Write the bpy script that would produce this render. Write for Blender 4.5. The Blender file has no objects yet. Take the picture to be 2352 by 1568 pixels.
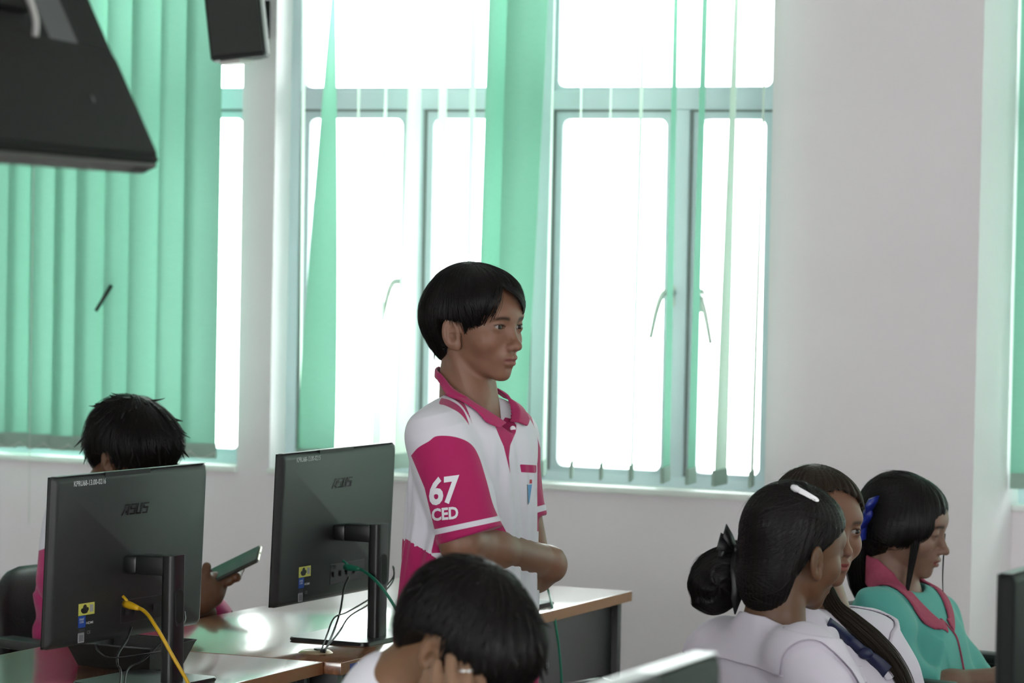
import bpy, bmesh, math, random
import numpy as np
from math import radians, sin, cos, pi
from mathutils import Vector, Matrix

# ------------------------------------------------------------------ scene, camera, world, exposure
S = bpy.context.scene
COL = S.collection
W, H = 2352, 1568
F = 7500.0
PHI, TH, RO, CZ = radians(25.3), radians(1.84), radians(1.10), 1.64

cam = bpy.data.cameras.new('camera')
cam.sensor_width = 36.0
cam.lens = F / W * 36.0
cam.clip_start, cam.clip_end = 0.05, 200
cam.dof.use_dof = True
cam.dof.focus_distance = 6.62
cam.dof.aperture_fstop = 5.6
cam.dof.aperture_blades = 9
cam_o = bpy.data.objects.new('camera', cam)
COL.objects.link(cam_o)
cam_o.matrix_world = (Matrix.Translation((0, 0, CZ)) @ Matrix.Rotation(PHI, 4, 'Z')
                      @ Matrix.Rotation(pi / 2 - TH, 4, 'X') @ Matrix.Rotation(RO, 4, 'Z'))
S.camera = cam_o

world = bpy.data.worlds.new('overcast_sky')
S.world = world
world.use_nodes = True
bg = world.node_tree.nodes['Background']
bg.inputs[0].default_value = (0.97, 1.0, 0.985, 1)
bg.inputs[1].default_value = 10.0

S.view_settings.view_transform = 'Standard'
S.view_settings.look = 'None'
S.view_settings.gamma = 1.0
S.view_settings.use_curve_mapping = False
S.view_settings.exposure = -0.08

# ------------------------------------------------------------------ projection helpers (photo pixel -> direction)
def _rz(a): c, s = cos(a), sin(a); return np.array([[c, -s, 0], [s, c, 0], [0, 0, 1.0]])
def _rx(a): c, s = cos(a), sin(a); return np.array([[1.0, 0, 0], [0, c, -s], [0, s, c]])
RM = _rz(PHI) @ _rx(pi / 2 - TH) @ _rz(RO)
CP = np.array([0, 0, CZ])
def ray(x, y): return RM @ np.array([(x - W / 2) / F, -(y - H / 2) / F, -1.0])
def onz(x, y, z): d = ray(x, y); return CP + d * (z - CZ) / d[2]
def ony(x, y, Y): d = ray(x, y); return CP + d * Y / d[1]
def onx(x, y, X): d = ray(x, y); return CP + d * X / d[0]
def ond(x, y, D): return CP + ray(x, y) * D
def pix(p):
    c = (np.asarray(p, float) - CP) @ RM
    return np.stack([-c[..., 0] / c[..., 2] * F + W / 2, c[..., 1] / c[..., 2] * F + H / 2, -c[..., 2]], -1)
RV = np.array([cos(PHI), sin(PHI), 0.0])      # image right
DV = np.array([-sin(PHI), cos(PHI), 0.0])     # away from camera
ZV = np.array([0, 0, 1.0])

# ------------------------------------------------------------------ object helpers
def link(o, parent=None):
    COL.objects.link(o)
    if parent is not None: o.parent = parent
    return o
def tag(o, label, cat, group=None):
    o['label'] = label; o['category'] = cat
    if group: o['group'] = group
    return o
def struct(o): o['kind'] = 'structure'; return o
def thing(name, label, cat, loc=(0, 0, 0), rz=0.0, group=None):
    o = bpy.data.objects.new(name, None); o.empty_display_size = 0.05
    link(o); o.location = loc; o.rotation_euler = (0, 0, rz)
    return tag(o, label, cat, group)
def mesh_obj(name, verts, faces, m=None, parent=None, smooth=False):
    me = bpy.data.meshes.new(name)
    me.from_pydata([tuple(v) for v in verts], [], [tuple(f) for f in faces]); me.update()
    if m is not None: me.materials.append(m)
    if smooth: me.polygons.foreach_set('use_smooth', [True] * len(me.polygons))
    return link(bpy.data.objects.new(name, me), parent)
def bm_obj(name, bm, m=None, parent=None, smooth=False, sharp=None):
    me = bpy.data.meshes.new(name)
    bmesh.ops.recalc_face_normals(bm, faces=bm.faces)
    bm.to_mesh(me); bm.free()
    for x in (m if isinstance(m, (list, tuple)) else [m]):
        if x is not None: me.materials.append(x)
    if smooth:
        ar = np.empty(len(me.polygons)); me.polygons.foreach_get('area', ar)
        big = ar > 6 * np.median(ar) if sharp else ar < 0           # large flat faces keep their true normal
        me.polygons.foreach_set('use_smooth', ~big)
        if sharp: me.set_sharp_from_angle(angle=radians(sharp))
    return link(bpy.data.objects.new(name, me), parent)
def box(bm, lo, hi, mi=0):
    lo = list(lo); hi = list(hi)
    vs = [bm.verts.new((x, y, z)) for z in (lo[2], hi[2]) for y in (lo[1], hi[1]) for x in (lo[0], hi[0])]
    fs = [(0, 1, 3, 2), (4, 6, 7, 5), (0, 4, 5, 1), (2, 3, 7, 6), (0, 2, 6, 4), (1, 5, 7, 3)]
    out = []
    for f in fs:
        fc = bm.faces.new([vs[i] for i in f]); fc.material_index = mi; out.append(fc)
    return vs
def box_obj(name, lo, hi, m, parent=None, bevel=0.0, seg=2):
    bm = bmesh.new(); box(bm, lo, hi)
    if bevel: bmesh.ops.bevel(bm, geom=bm.edges[:], offset=bevel, segments=seg, affect='EDGES', profile=0.5)
    return bm_obj(name, bm, m, parent, smooth=bool(bevel), sharp=40 if bevel else None)
def prism(bm, pts, axis, a, b):
    """extrude a closed 2-D polygon along an axis (0 x, 1 y, 2 z) between a and b"""
    def P(p, t):
        q = [p[0], p[1]]; q.insert(axis, t); return q
    A = [bm.verts.new(P(p, a)) for p in pts]; B = [bm.verts.new(P(p, b)) for p in pts]
    n = len(pts)
    bm.faces.new(A); bm.faces.new(B[::-1])
    for i in range(n): bm.faces.new((A[i], B[i], B[(i + 1) % n], A[(i + 1) % n]))
def rrect(x0, y0, x1, y1, r, n=5):
    pts = []
    for cx, cy, a0 in ((x1 - r, y1 - r, 0), (x0 + r, y1 - r, 90), (x0 + r, y0 + r, 180), (x1 - r, y0 + r, 270)):
        for k in range(n + 1):
            a = radians(a0 + 90 * k / n); pts.append((cx + r * cos(a), cy + r * sin(a)))
    return pts
def catmull(P, n=8):
    P = [np.asarray(p, float) for p in P]; P = [2 * P[0] - P[1]] + P + [2 * P[-1] - P[-2]]
    out = []
    for i in range(1, len(P) - 2):
        for k in range(n):
            t = k / n; a, b, c, d = P[i - 1:i + 3]
            out.append(0.5 * ((2 * b) + (c - a) * t + (2 * a - 5 * b + 4 * c - d) * t * t + (3 * b - a - 3 * c + d) * t ** 3))
    out.append(P[-2]); return np.array(out)
def tube_geo(path, rad, nseg=8, caps=True):
    path = np.asarray(path, float); n = len(path)
    rad = np.broadcast_to(np.asarray(rad, float), (n,))
    T = np.gradient(path, axis=0); T /= np.linalg.norm(T, axis=1)[:, None] + 1e-12
    up = np.array([0, 0, 1.0]) if abs(T[0][2]) < 0.9 else np.array([1.0, 0, 0])
    N = np.cross(T[0], up); N /= np.linalg.norm(N)
    V = []
    for i in range(n):
        N = N - T[i] * (N @ T[i]); N /= np.linalg.norm(N) + 1e-12
        B = np.cross(T[i], N)
        for k in range(nseg):
            a = 2 * pi * k / nseg; V.append(path[i] + rad[i] * (cos(a) * N + sin(a) * B))
    Fc = []
    for i in range(n - 1):
        for k in range(nseg):
            k2 = (k + 1) % nseg
            Fc.append((i * nseg + k, i * nseg + k2, (i + 1) * nseg + k2, (i + 1) * nseg + k))
    if caps:
        Fc.append(tuple(range(nseg))[::-1]); Fc.append(tuple(range((n - 1) * nseg, n * nseg)))
    return V, Fc
def tube(name, path, rad, m, parent=None, nseg=8):
    V, Fc = tube_geo(path, rad, nseg); return mesh_obj(name, V, Fc, m, parent, smooth=True)

# ------------------------------------------------------------------ materials
MATS = {}
def mat(name, col, rough=0.5, metal=0.0, spec=0.5, noise=0.0, nscale=30, bump=0.0, bscale=80, sss=0.0, attr=None, coat=0.0, sheen=0.0, trans=0.0):
    if name in MATS: return MATS[name]
    m = bpy.data.materials.new(name); m.use_nodes = True
    nt = m.node_tree; b = nt.nodes['Principled BSDF']
    b.inputs['Base Color'].default_value = (*col, 1); b.inputs['Roughness'].default_value = rough
    b.inputs['Metallic'].default_value = metal; b.inputs['Specular IOR Level'].default_value = spec
    if coat: b.inputs['Coat Weight'].default_value = coat
    if sheen: b.inputs['Sheen Weight'].default_value = sheen; b.inputs['Sheen Roughness'].default_value = 0.4
    if sss:
        b.inputs['Subsurface Weight'].default_value = sss
        b.inputs['Subsurface Radius'].default_value = (0.012, 0.004, 0.002)
        b.inputs['Subsurface Scale'].default_value = 0.6
    tc = nt.nodes.new('ShaderNodeTexCoord')
    src = None
    if attr:
        a = nt.nodes.new('ShaderNodeAttribute'); a.attribute_name = attr; src = a.outputs['Color']
    if noise:
        n = nt.nodes.new('ShaderNodeTexNoise'); n.inputs['Scale'].default_value = nscale; n.inputs['Detail'].default_value = 5
        nt.links.new(tc.outputs['Object'], n.inputs['Vector'])
        mr = nt.nodes.new('ShaderNodeMapRange')
        mr.inputs[3].default_value = 1 - noise; mr.inputs[4].default_value = 1 + noise
        nt.links.new(n.outputs['Fac'], mr.inputs[0])
        mx = nt.nodes.new('ShaderNodeVectorMath'); mx.operation = 'MULTIPLY'
        if src is not None: nt.links.new(src, mx.inputs[0])
        else: mx.inputs[0].default_value = col
        nt.links.new(mr.outputs[0], mx.inputs[1]); src = mx.outputs[0]
    if src is not None: nt.links.new(src, b.inputs['Base Color'])
    if bump:
        n2 = nt.nodes.new('ShaderNodeTexNoise'); n2.inputs['Scale'].default_value = bscale; n2.inputs['Detail'].default_value = 4
        nt.links.new(tc.outputs['Object'], n2.inputs['Vector'])
        bp = nt.nodes.new('ShaderNodeBump'); bp.inputs['Strength'].default_value = bump; bp.inputs['Distance'].default_value = 0.002
        nt.links.new(n2.outputs['Fac'], bp.inputs['Height']); nt.links.new(bp.outputs[0], b.inputs['Normal'])
    MATS[name] = m; return m
# ------------------------------------------------------------------ the room shell
WY = 8.9          # inner face of the window wall
def wall_mat(name, col):
    m = mat(name, col, rough=0.75, spec=0.25, noise=0.045, nscale=1.7, bump=0.35, bscale=55); return m
M_wall = wall_mat('painted_plaster', (0.85, 0.785, 0.825))
M_wall2 = wall_mat('painted_plaster_side', (0.78, 0.76, 0.76))
M_floor = mat('grey_terrazzo', (0.42, 0.40, 0.38), rough=0.35, noise=0.12, nscale=60)
M_ceil = mat('ceiling_white', (0.8, 0.8, 0.79), rough=0.9, spec=0.1)
M_sill = mat('sill_white', (0.85, 0.86, 0.84), rough=0.45, noise=0.05, nscale=9)
M_alu = mat('painted_aluminium', (0.64, 0.72, 0.78), rough=0.4, spec=0.4, noise=0.06, nscale=6)
M_gask = mat('grey_gasket', (0.23, 0.25, 0.25), rough=0.6)

struct(box_obj('floor', (-9.2, -4.2, -0.1), (4.2, 9.8, 0.0), M_floor))
struct(box_obj('ceiling', (-9.2, -4.2, 3.15), (4.2, 9.8, 3.25), M_ceil))
X1a, X1b, X2a, X2b, X3a, X3b = -8.6, -5.156, -5.038, -3.385, -2.755, 3.6
SZ, TZ = 0.887, 2.80
RY = 9.29         # recessed wall to the right of the pillar
bm = bmesh.new()
box(bm, (-9.2, WY, 0), (X2b, WY + 0.17, SZ))                 # below the sills
box(bm, (-9.2, WY, SZ), (X1a, WY + 0.17, TZ))
box(bm, (X1b, WY, SZ), (X2a, WY + 0.17, TZ))                 # slim pier between the windows
box(bm, (-9.2, WY, TZ), (X2b, WY + 0.17, 3.15))
box(bm, (X2b, WY, 0), (X3a, RY + 0.25, 3.15))                # wide pier
box(bm, (X3a, RY, 0), (4.2, RY + 0.16, 0.866))               # recessed bay
box(bm, (X3a, RY, TZ), (4.2, RY + 0.16, 3.15))
box(bm, (X3b, RY, 0.866), (4.2, RY + 0.16, TZ))
bmesh.ops.remove_doubles(bm, verts=bm.verts, dist=1e-5)
struct(bm_obj('wall_window', bm, M_wall))
struct(box_obj('wall_left', (-9.3, -4.2, 0), (-9.2, 9.8, 3.15), M_wall2))
bm = bmesh.new()                                              # right wall, unseen, with an opening sized for the room light
box(bm, (4.2, -4.2, 0), (4.3, 9.8, 0.8)); box(bm, (4.2, -4.2, 2.76), (4.3, 9.8, 3.15))
for a, b in ((-4.2, 1.2), (3.6, 9.8)): box(bm, (4.2, a, 0.8), (4.3, b, 2.76))
struct(bm_obj('wall_right', bm, M_wall2))
bm = bmesh.new()                                              # wall behind the camera, its unseen openings sized for the room light
box(bm, (-9.2, -4.2, 0), (4.2, -4.0, 0.8)); box(bm, (-9.2, -4.2, 2.76), (4.2, -4.0, 3.15))
for a, b in ((-9.2, -4.2), (-1.1, -0.5), (3.4, 4.2)): box(bm, (a, -4.2, 0.8), (b, -4.0, 2.76))
struct(bm_obj('wall_back', bm, M_wall2))
# sill boards
struct(box_obj('trim_1', (X1a, WY - 0.018, SZ - 0.004), (X1b + 0.004, WY + 0.115, SZ + 0.016), M_sill, bevel=0.004))
struct(box_obj('trim_2', (X2a - 0.002, WY - 0.018, SZ - 0.004), (X2b, WY + 0.115, SZ + 0.016), M_sill, bevel=0.004))
struct(box_obj('trim_3', (X3a, RY - 0.015, 0.862), (X3b, RY + 0.1, 0.882), M_sill, bevel=0.004))

# window glass: clear architectural pane
def glass_mat():
    m = bpy.data.materials.new('clear_pane'); m.use_nodes = True; nt = m.node_tree; nt.nodes.clear()
    o = nt.nodes.new('ShaderNodeOutputMaterial'); mx = nt.nodes.new('ShaderNodeMixShader')
    t = nt.nodes.new('ShaderNodeBsdfTransparent'); g = nt.nodes.new('ShaderNodeBsdfGlossy')
    t.inputs[0].default_value = (0.94, 0.97, 0.96, 1); g.inputs['Roughness'].default_value = 0.03
    fr = nt.nodes.new('ShaderNodeFresnel'); fr.inputs[0].default_value = 1.3
    nt.links.new(fr.outputs[0], mx.inputs[0]); nt.links.new(t.outputs[0], mx.inputs[1]); nt.links.new(g.outputs[0], mx.inputs[2])
    nt.links.new(mx.outputs[0], o.inputs[0]); return m
M_glass = glass_mat()
M_handle = mat('handle_grey', (0.6, 0.64, 0.6), rough=0.35, metal=0.6)

def ring(bm, x0, z0, x1, z1, w, y0, y1, r=0.022):
    """rectangular frame with rounded inner corners"""
    n = 5
    inner = rrect(x0 + w, z0 + w, x1 - w, z1 - w, r, n)
    cs = [(x1, z1), (x0, z1), (x0, z0), (x1, z0)]
    outer = []
    for q in range(4): outer += [cs[q]] * (n + 1)
    N = len(inner)
    vi = [[bm.verts.new((p[0], y, p[1])) for p in inner] for y in (y0, y1)]
    co = [[bm.verts.new((c[0], y, c[1])) for c in cs] for y in (y0, y1)]
    for s in range(2):
        for i in range(N):
            j = (i + 1) % N; a, b = co[s][i // (n + 1)], co[s][j // (n + 1)]
            f = [vi[s][i], vi[s][j], a] if a is b else [vi[s][i], vi[s][j], b, a]
            bm.faces.new(f if s == 0 else f[::-1])
    for i in range(N):
        j = (i + 1) % N; bm.faces.new((vi[0][i], vi[1][i], vi[1][j], vi[0][j]))
    for i in range(4):
        j = (i + 1) % 4; bm.faces.new((co[0][j], co[1][j], co[1][i], co[0][i]))

def lever(parent, x, z, y, side):
    bm = bmesh.new()
    box(bm, (x - 0.012, y - 0.014, z - 0.035), (x + 0.012, y, z + 0.035))
    bmesh.ops.bevel(bm, geom=bm.edges[:], offset=0.004, segments=2, affect='EDGES')
    h = bm_obj('handle', bm, M_handle, parent, True, 40)
    p = catmull([(x, y - 0.012, z + 0.012), (x + side * 0.015, y - 0.045, z + 0.008), (x + side * 0.032, y - 0.05, z - 0.035), (x + side * 0.052, y - 0.05, z - 0.125)], 6)
    tube('handle_lever', p, np.linspace(0.0105, 0.0065, len(p)), M_handle, h)

def window_unit(n, x0, x1, z0, z1, y, mains, subs, tz0=2.027, tz1=2.083, handles=()):
    r = struct(bpy.data.objects.new('window_%d' % n, None)); link(r)
    r.location = (0, 0, 0)
    bm = bmesh.new(); d = 0.05; fw = 0.032
    box(bm, (x0, y, z0), (x0 + fw, y + d, z1)); box(bm, (x1 - fw, y, z0), (x1, y + d, z1))
    box(bm, (x0 + fw, y, z0), (x1 - fw, y + d, z0 + fw)); box(bm, (x0 + fw, y, z1 - fw), (x1 - fw, y + d, z1))
    bm_obj('frame', bm, M_alu, r)
    box_obj('transom', (x0 + fw, y - 0.004, tz0), (x1 - fw, y + d - 0.004, tz1), M_alu, r, 0.003)
    for a, b in mains: box_obj('mullion', (a, y - 0.006, z0 + 0.01), (b, y + d - 0.006, z1 - 0.01), M_alu, r, 0.003)
    for a, b in subs: box_obj('casement_post', (a + 0.018, y - 0.002, z0 + fw), (b - 0.018, y + d - 0.002, tz0), M_alu, r, 0.003)
    xs = sorted([(x0, x0 + fw)] + list(mains) + [(x1 - fw, x1)])
    for i in range(len(xs) - 1):                        # fixed top lights
        a, b = xs[i][1], xs[i + 1][0]
        bm = bmesh.new(); ring(bm, a, tz1, b, z1 - fw, 0.012, y + 0.008, y + 0.036, 0.02); s = bm_obj('top_light', bm, M_alu, r)
        box_obj('pane', (a + 0.008, y + 0.02, tz1 + 0.008), (b - 0.008, y + 0.024, z1 - fw - 0.008), M_glass, s)
    xs = sorted([(x0, x0 + fw)] + list(mains) + [(c[0] + 0.018, c[1] - 0.018) for c in subs] + [(x1 - fw, x1)])
    for i in range(len(xs) - 1):                        # casements
        a, b = xs[i][1], xs[i + 1][0]
        bm = bmesh.new(); ring(bm, a + 0.003, z0 + fw - 0.014, b - 0.003, tz0 - 0.002, 0.026, y + 0.012, y + 0.044, 0.024); s = bm_obj('sash', bm, M_alu, r)
        bm = bmesh.new(); ring(bm, a + 0.001, z0 + fw - 0.016, b - 0.001, tz0, 0.007, y + 0.006, y + 0.014, 0.003); bm_obj('gasket', bm, M_gask, s)
        box_obj('pane', (a + 0.015, y + 0.026, z0 + fw), (b - 0.015, y + 0.030, tz0 - 0.014), M_glass, s)
        for hx, hz, sd in handles:
            if a - 0.03 < hx < b + 0.03 and (hx - (a + b) / 2) * sd < 0: lever(s, hx, hz, y + 0.01, sd)
    return r
FY = 9.0
_h = lambda x, y: ony(x, y, FY)
h1, h2, h3 = _h(925, 655), _h(1545, 680), _h(1600, 690)
window_unit(1, X1a, X1b, SZ + 0.016, TZ, FY, [(-6.93, -6.882), (-6.045, -5.997)], [(-7.30, -7.216), (-6.50, -6.416), (-5.62, -5.536)],
            handles=[(-5.60, 1.43, -1)])
window_unit(2, X2a, X2b, SZ + 0.016, TZ, FY, [(-4.188, -4.132)], [(-4.637, -4.553), (-3.751, -3.667)],
            handles=[(h1[0], h1[2], -1), (h2[0], h2[2], -1), (h3[0] + 0.012, h3[2], 1)])
window_unit(3, X3a, X3b, 0.882, TZ, RY + 0.06, [(-1.9, -1.852), (-1.0, -0.952), (-0.1, -0.052), (0.8, 0.848), (1.7, 1.748), (2.6, 2.648)], [])
# windows of the back wall, only frames
for i, (a, b) in enumerate(((-4.2, -1.1), (-0.5, 3.4))):
    bm = bmesh.new(); ring(bm, a, 0.8, b, 2.76, 0.05, -4.12, -4.06, 0.01)
    for k in (1, 2): box(bm, (a + (b - a) * k / 3 - 0.02, -4.12, 0.85), (a + (b - a) * k / 3 + 0.02, -4.06, 2.71))
    struct(bm_obj('window_%d' % (4 + i), bm, M_alu))

# ------------------------------------------------------------------ vertical blinds
def slat_mat(name, col, t=0.55):
    m = bpy.data.materials.new(name); m.use_nodes = True; nt = m.node_tree; nt.nodes.clear()
    o = nt.nodes.new('ShaderNodeOutputMaterial'); mx = nt.nodes.new('ShaderNodeMixShader'); mx.inputs[0].default_value = t
    d = nt.nodes.new('ShaderNodeBsdfDiffuse'); tr = nt.nodes.new('ShaderNodeBsdfTranslucent')
    tc = nt.nodes.new('ShaderNodeTexCoord'); mp = nt.nodes.new('ShaderNodeMapping'); mp.inputs['Scale'].default_value = (40, 40, 900)
    n = nt.nodes.new('ShaderNodeTexNoise'); n.inputs['Scale'].default_value = 1.0; n.inputs['Detail'].default_value = 2
    mr = nt.nodes.new('ShaderNodeMapRange'); mr.inputs[3].default_value = 0.9; mr.inputs[4].default_value = 1.1
    vm = nt.nodes.new('ShaderNodeVectorMath'); vm.operation = 'MULTIPLY'; vm.inputs[0].default_value = col
    nt.links.new(tc.outputs['Object'], mp.inputs[0]); nt.links.new(mp.outputs[0], n.inputs['Vector'])
    nt.links.new(n.outputs['Fac'], mr.inputs[0]); nt.links.new(mr.outputs[0], vm.inputs[1])
    nt.links.new(vm.outputs[0], d.inputs[0]); nt.links.new(vm.outputs[0], tr.inputs[0])
    nt.links.new(d.outputs[0], mx.inputs[1]); nt.links.new(tr.outputs[0], mx.inputs[2]); nt.links.new(mx.outputs[0], o.inputs[0]); return m
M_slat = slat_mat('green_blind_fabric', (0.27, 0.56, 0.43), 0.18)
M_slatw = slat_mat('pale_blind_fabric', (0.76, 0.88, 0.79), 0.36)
M_pocket = slat_mat('blind_hem_pocket', (0.45, 0.58, 0.52), 0.3)
M_chain = mat('bead_chain_white', (0.7, 0.72, 0.68), rough=0.4)
M_rail = mat('blind_headrail', (0.75, 0.78, 0.75), rough=0.4)
SW = 0.127
def slat(parent, xt, yt, ang_t, xb, yb, ang_b, ztop, zbot, m, curve=0.006, SW=0.127):
    """one hanging slat: plan angle runs from ang_t (top) to ang_b (bottom)"""
    n, k = 14, 4
    V = []; Fc = []
    for i in range(n + 1):
        t = i / n; z = ztop + (zbot - ztop) * t
        a = ang_t + (ang_b - ang_t) * min(1.0, t * 1.05); cx = xt + (xb - xt) * t; cy = yt + (yb - yt) * t
        for j in range(k + 1):
            s = (j / k - 0.5); c = curve * (1 - 4 * s * s)
            V.append((cx + SW * s * cos(a) - c * sin(a), cy + SW * s * sin(a) + c * cos(a), z))
    for i in range(n):
        for j in range(k):
            p = i * (k + 1) + j; Fc.append((p, p + 1, p + k + 2, p + k + 1))
    s_ = mesh_obj('slat', V, Fc, m, parent, smooth=True)
    # weighted hem pocket
    bm = bmesh.new(); hh = 0.046; w = SW * 0.5
    for q, th in ((0.0028, 1),):
        ring_ = []
        for z in (zbot, zbot + hh):
            ring_.append([bm.verts.new((xb + u * cos(ang_b) - v * sin(ang_b), yb + u * sin(ang_b) + v * cos(ang_b), z)) for u, v in ((-w, -q), (w, -q), (w, q + curve), (-w, q + curve))])
        bm.faces.new(ring_[0][::-1]); bm.faces.new(ring_[1])
        for i in range(4): bm.faces.new((ring_[0][i], ring_[0][(i + 1) % 4], ring_[1][(i + 1) % 4], ring_[1][i]))
    bm_obj('hem_pocket', bm, M_pocket, s_)
    return s_
BY = 8.80
ZT, ZB = 2.86, 0.932
def zx(x, y): p = ony(x, y, BY); return p
# blind 1: nearly closed, in front of window_1
b1 = thing('vertical_blind', 'closed green fabric vertical blind covering the window behind the boy with a phone', 'blind', (0, BY, 0))
def local_slat(b, *a): return slat(b, *a)
edges = [500, 438, 374, 314, 252, 190, 142, 86, 38, -20, -75]
rnd = random.Random(4)
xr = ony(500, 700, BY)[0]
for i in range(22):
    if i < len(edges) - 1:
        xa, xb_ = ony(edges[i + 1], 700, BY)[0], ony(edges[i], 700, BY)[0]
        cx = (xa + xb_) / 2 - 0.012
    else: cx -= 0.1
    ang = radians([20, 16, 22, 14, 34, 12, 20, 24, 8, 18][i % 10] + rnd.uniform(-3, 3)) 
    off = 0.004 * (i % 2)
    local_slat(b1, cx + rnd.uniform(-.003, .003) , off, ang, cx - 0.002 + rnd.uniform(-.004, .004), off, ang + radians(rnd.uniform(-5, 5)), ZT, ZB + rnd.uniform(-.003, .004), M_slat, 0.008, 0.116)
box_obj('headrail', (X1a, -0.03, ZT), (X1b + 0.06, 0.03, ZT + 0.05), M_rail, b1, 0.004)
# bead chain between the hems and the hanging pull cord
for i in range(9):
    xa = ony(500 - i * 56, 1030, BY)[0]
    tube('bead_chain', catmull([(xa, -0.012, ZB + 0.02), (xa - 0.05, -0.016, ZB + 0.0), (xa - 0.1, -0.012, ZB + 0.02)], 6), 0.0016, M_chain, b1, 5)
c0, c1 = ony(68, 1040, 8.72), ony(66, 1205, 8.72)
tube('pull_cord', np.array([(c0[0], c0[1] - BY, 2.7), (c0[0], c0[1] - BY, c0[2]), (c1[0], c1[1] - BY, c1[2])]), 0.0012, M_chain, b1, 5)
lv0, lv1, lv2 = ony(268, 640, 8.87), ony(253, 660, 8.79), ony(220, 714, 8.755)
hd = tube('handle', [lv0, lv1, lv2], [0.007, 0.0065, 0.0055], mat('backlit_lever', (0.03, 0.03, 0.03), rough=0.35, metal=0.5), bpy.data.objects['window_1'])  # near-black colour stands in for the lever's backlit silhouette
# blind 2: open, slats turned almost edge-on to the camera
b2 = thing('vertical_blind', 'open green vertical blind with loose twisted slats behind the standing person', 'blind', (0, BY, 0))
SL = [(697, 8, 690, 4, 0), (757, 30, 727, 86, 1), (824, 6, 812, 3, 0), (886, 6, 865, 20, 0), (952, 31, 928, 45, 2), (1017, 20, 1000, 14, 2),
      (1085, 14, 1068, 8, 2), (1144, 58, 1112, 46, 1), (1203, 90, 1172, 72, 1), (1269, 4, 1251, 8, 0), (1335, 4, 1316, 4, 0), (1403, 4, 1384, 4, 0),
      (1473, 8, 1453, 7, 0), (1548, 12, 1532, 16, 1), (1613, 14, 1591, 18, 1), (1684, 14, 1658, 27, 2), (1754, 5, 1730, 8, 0)]
def slat_ang(x, y, w):
    p = ony(x, y, BY); v = p[:2] / np.linalg.norm(p[:2]); full = F / np.linalg.norm(p[:2]) * SW
    b = math.acos(min(1, w / full)); pd = np.array([v[1], -v[0]])
    q = cos(b) * pd + sin(b) * v
    return math.atan2(q[1], q[0])
for x0, w0, x1, w1, kind in SL:
    p0, p1 = ony(x0, 228, BY), ony(x1, 1000, BY)
    dx = (p1[0] - p0[0]) / (p1[2] - p0[2])
    xt = p0[0] + dx * (ZT - p0[2]); xb_ = p0[0] + dx * (ZB - p0[2])
    a0, a1 = slat_ang(x0, 228, w0), slat_ang(x1, 1000, w1)
    da = (a1 - a0) / (p1[2] - p0[2])
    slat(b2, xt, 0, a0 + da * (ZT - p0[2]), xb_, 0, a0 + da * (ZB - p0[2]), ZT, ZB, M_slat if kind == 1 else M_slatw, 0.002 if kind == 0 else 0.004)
box_obj('headrail', (X2a - 0.05, -0.03, ZT), (X2b + 0.05, 0.03, ZT + 0.05), M_rail, b2, 0.004)
# blind 3 of the recessed bay, known from its green tint
b3 = thing('vertical_blind', 'green vertical blind with added pale slats hanging in the recessed bay beside the wide pillar', 'blind', (0, RY - 0.035, 0))
for i in range(61):
    local_slat(b3, -2.688 + i * 0.1, 0, radians(14 + (i * 37) % 14), -2.688 + i * 0.1, 0, radians(18), ZT, ZB, M_slat if i < 9 else M_slatw)  # unseen pale slats added to keep the monitor reflections neutral
box_obj('headrail', (-2.74, -0.03, ZT), (3.5, 0.03, ZT + 0.05), M_rail, b3, 0.004)

# ------------------------------------------------------------------ wall speaker on the slim pier
M_spk = mat('black_speaker_plastic', (0.008, 0.009, 0.0085), rough=0.5, spec=0.2, bump=0.1, bscale=300)
M_spkb = mat('speaker_bracket', (0.45, 0.43, 0.41), rough=0.4, metal=0.3)
sp = thing('wall_speaker', 'black wall speaker on a bracket above the slim pier between the windows', 'speaker', tuple(ony(598, 90, WY)))
cs = ond(547, 60, 9.72) - np.array(sp.location)
R_ = Matrix.Rotation(radians(24), 3, 'Z') @ Matrix.Rotation(radians(-7), 3, 'Y')
def spv(p): return tuple(Vector(cs) + R_ @ Vector(p))
bm = bmesh.new()
pts = [(-.078, -.09), (.078, -.09), (.085, -.07), (.085, .02), (.05, .09), (-.05, .09), (-.085, .02), (-.085, -.07)]
prism(bm, pts, 2, -0.10, 0.22)
bmesh.ops.bevel(bm, geom=bm.edges[:], offset=0.005, segments=2, affect='EDGES')
for v in bm.verts: v.co = spv(v.co)
bm_obj('cabinet', bm, M_spk, sp, True, 35)
bm = bmesh.new(); prism(bm, [(-.074, -.1), (.074, -.1), (.074, -.092), (-.074, -.092)], 2, -0.085, 0.21)
for v in bm.verts: v.co = spv(v.co)
bm_obj('grille', bm, mat('speaker_grille', (0.02, 0.021, 0.02), rough=0.7), sp)
bm = bmesh.new(); prism(bm, [(-.06, -.05), (.0, -.06), (.03, .02), (.0, .06), (-.05, .05)], 2, -0.112, -0.101)
for v in bm.verts: v.co = spv(v.co)
bm_obj('bottom_plate', bm, M_spkb, sp)
a_ = np.array(spv((0.02, 0.085, 0.06)))
tube('bracket', [a_, a_ * 0.5 + np.array([0, -0.01, 0.06]) * 0.5, (0, 0.0, 0.06)], 0.012, M_spk, sp)
box_obj('wall_plate', (-0.035, -0.012, 0.0), (0.035, 0.0, 0.12), M_spk, sp, 0.003)
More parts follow.
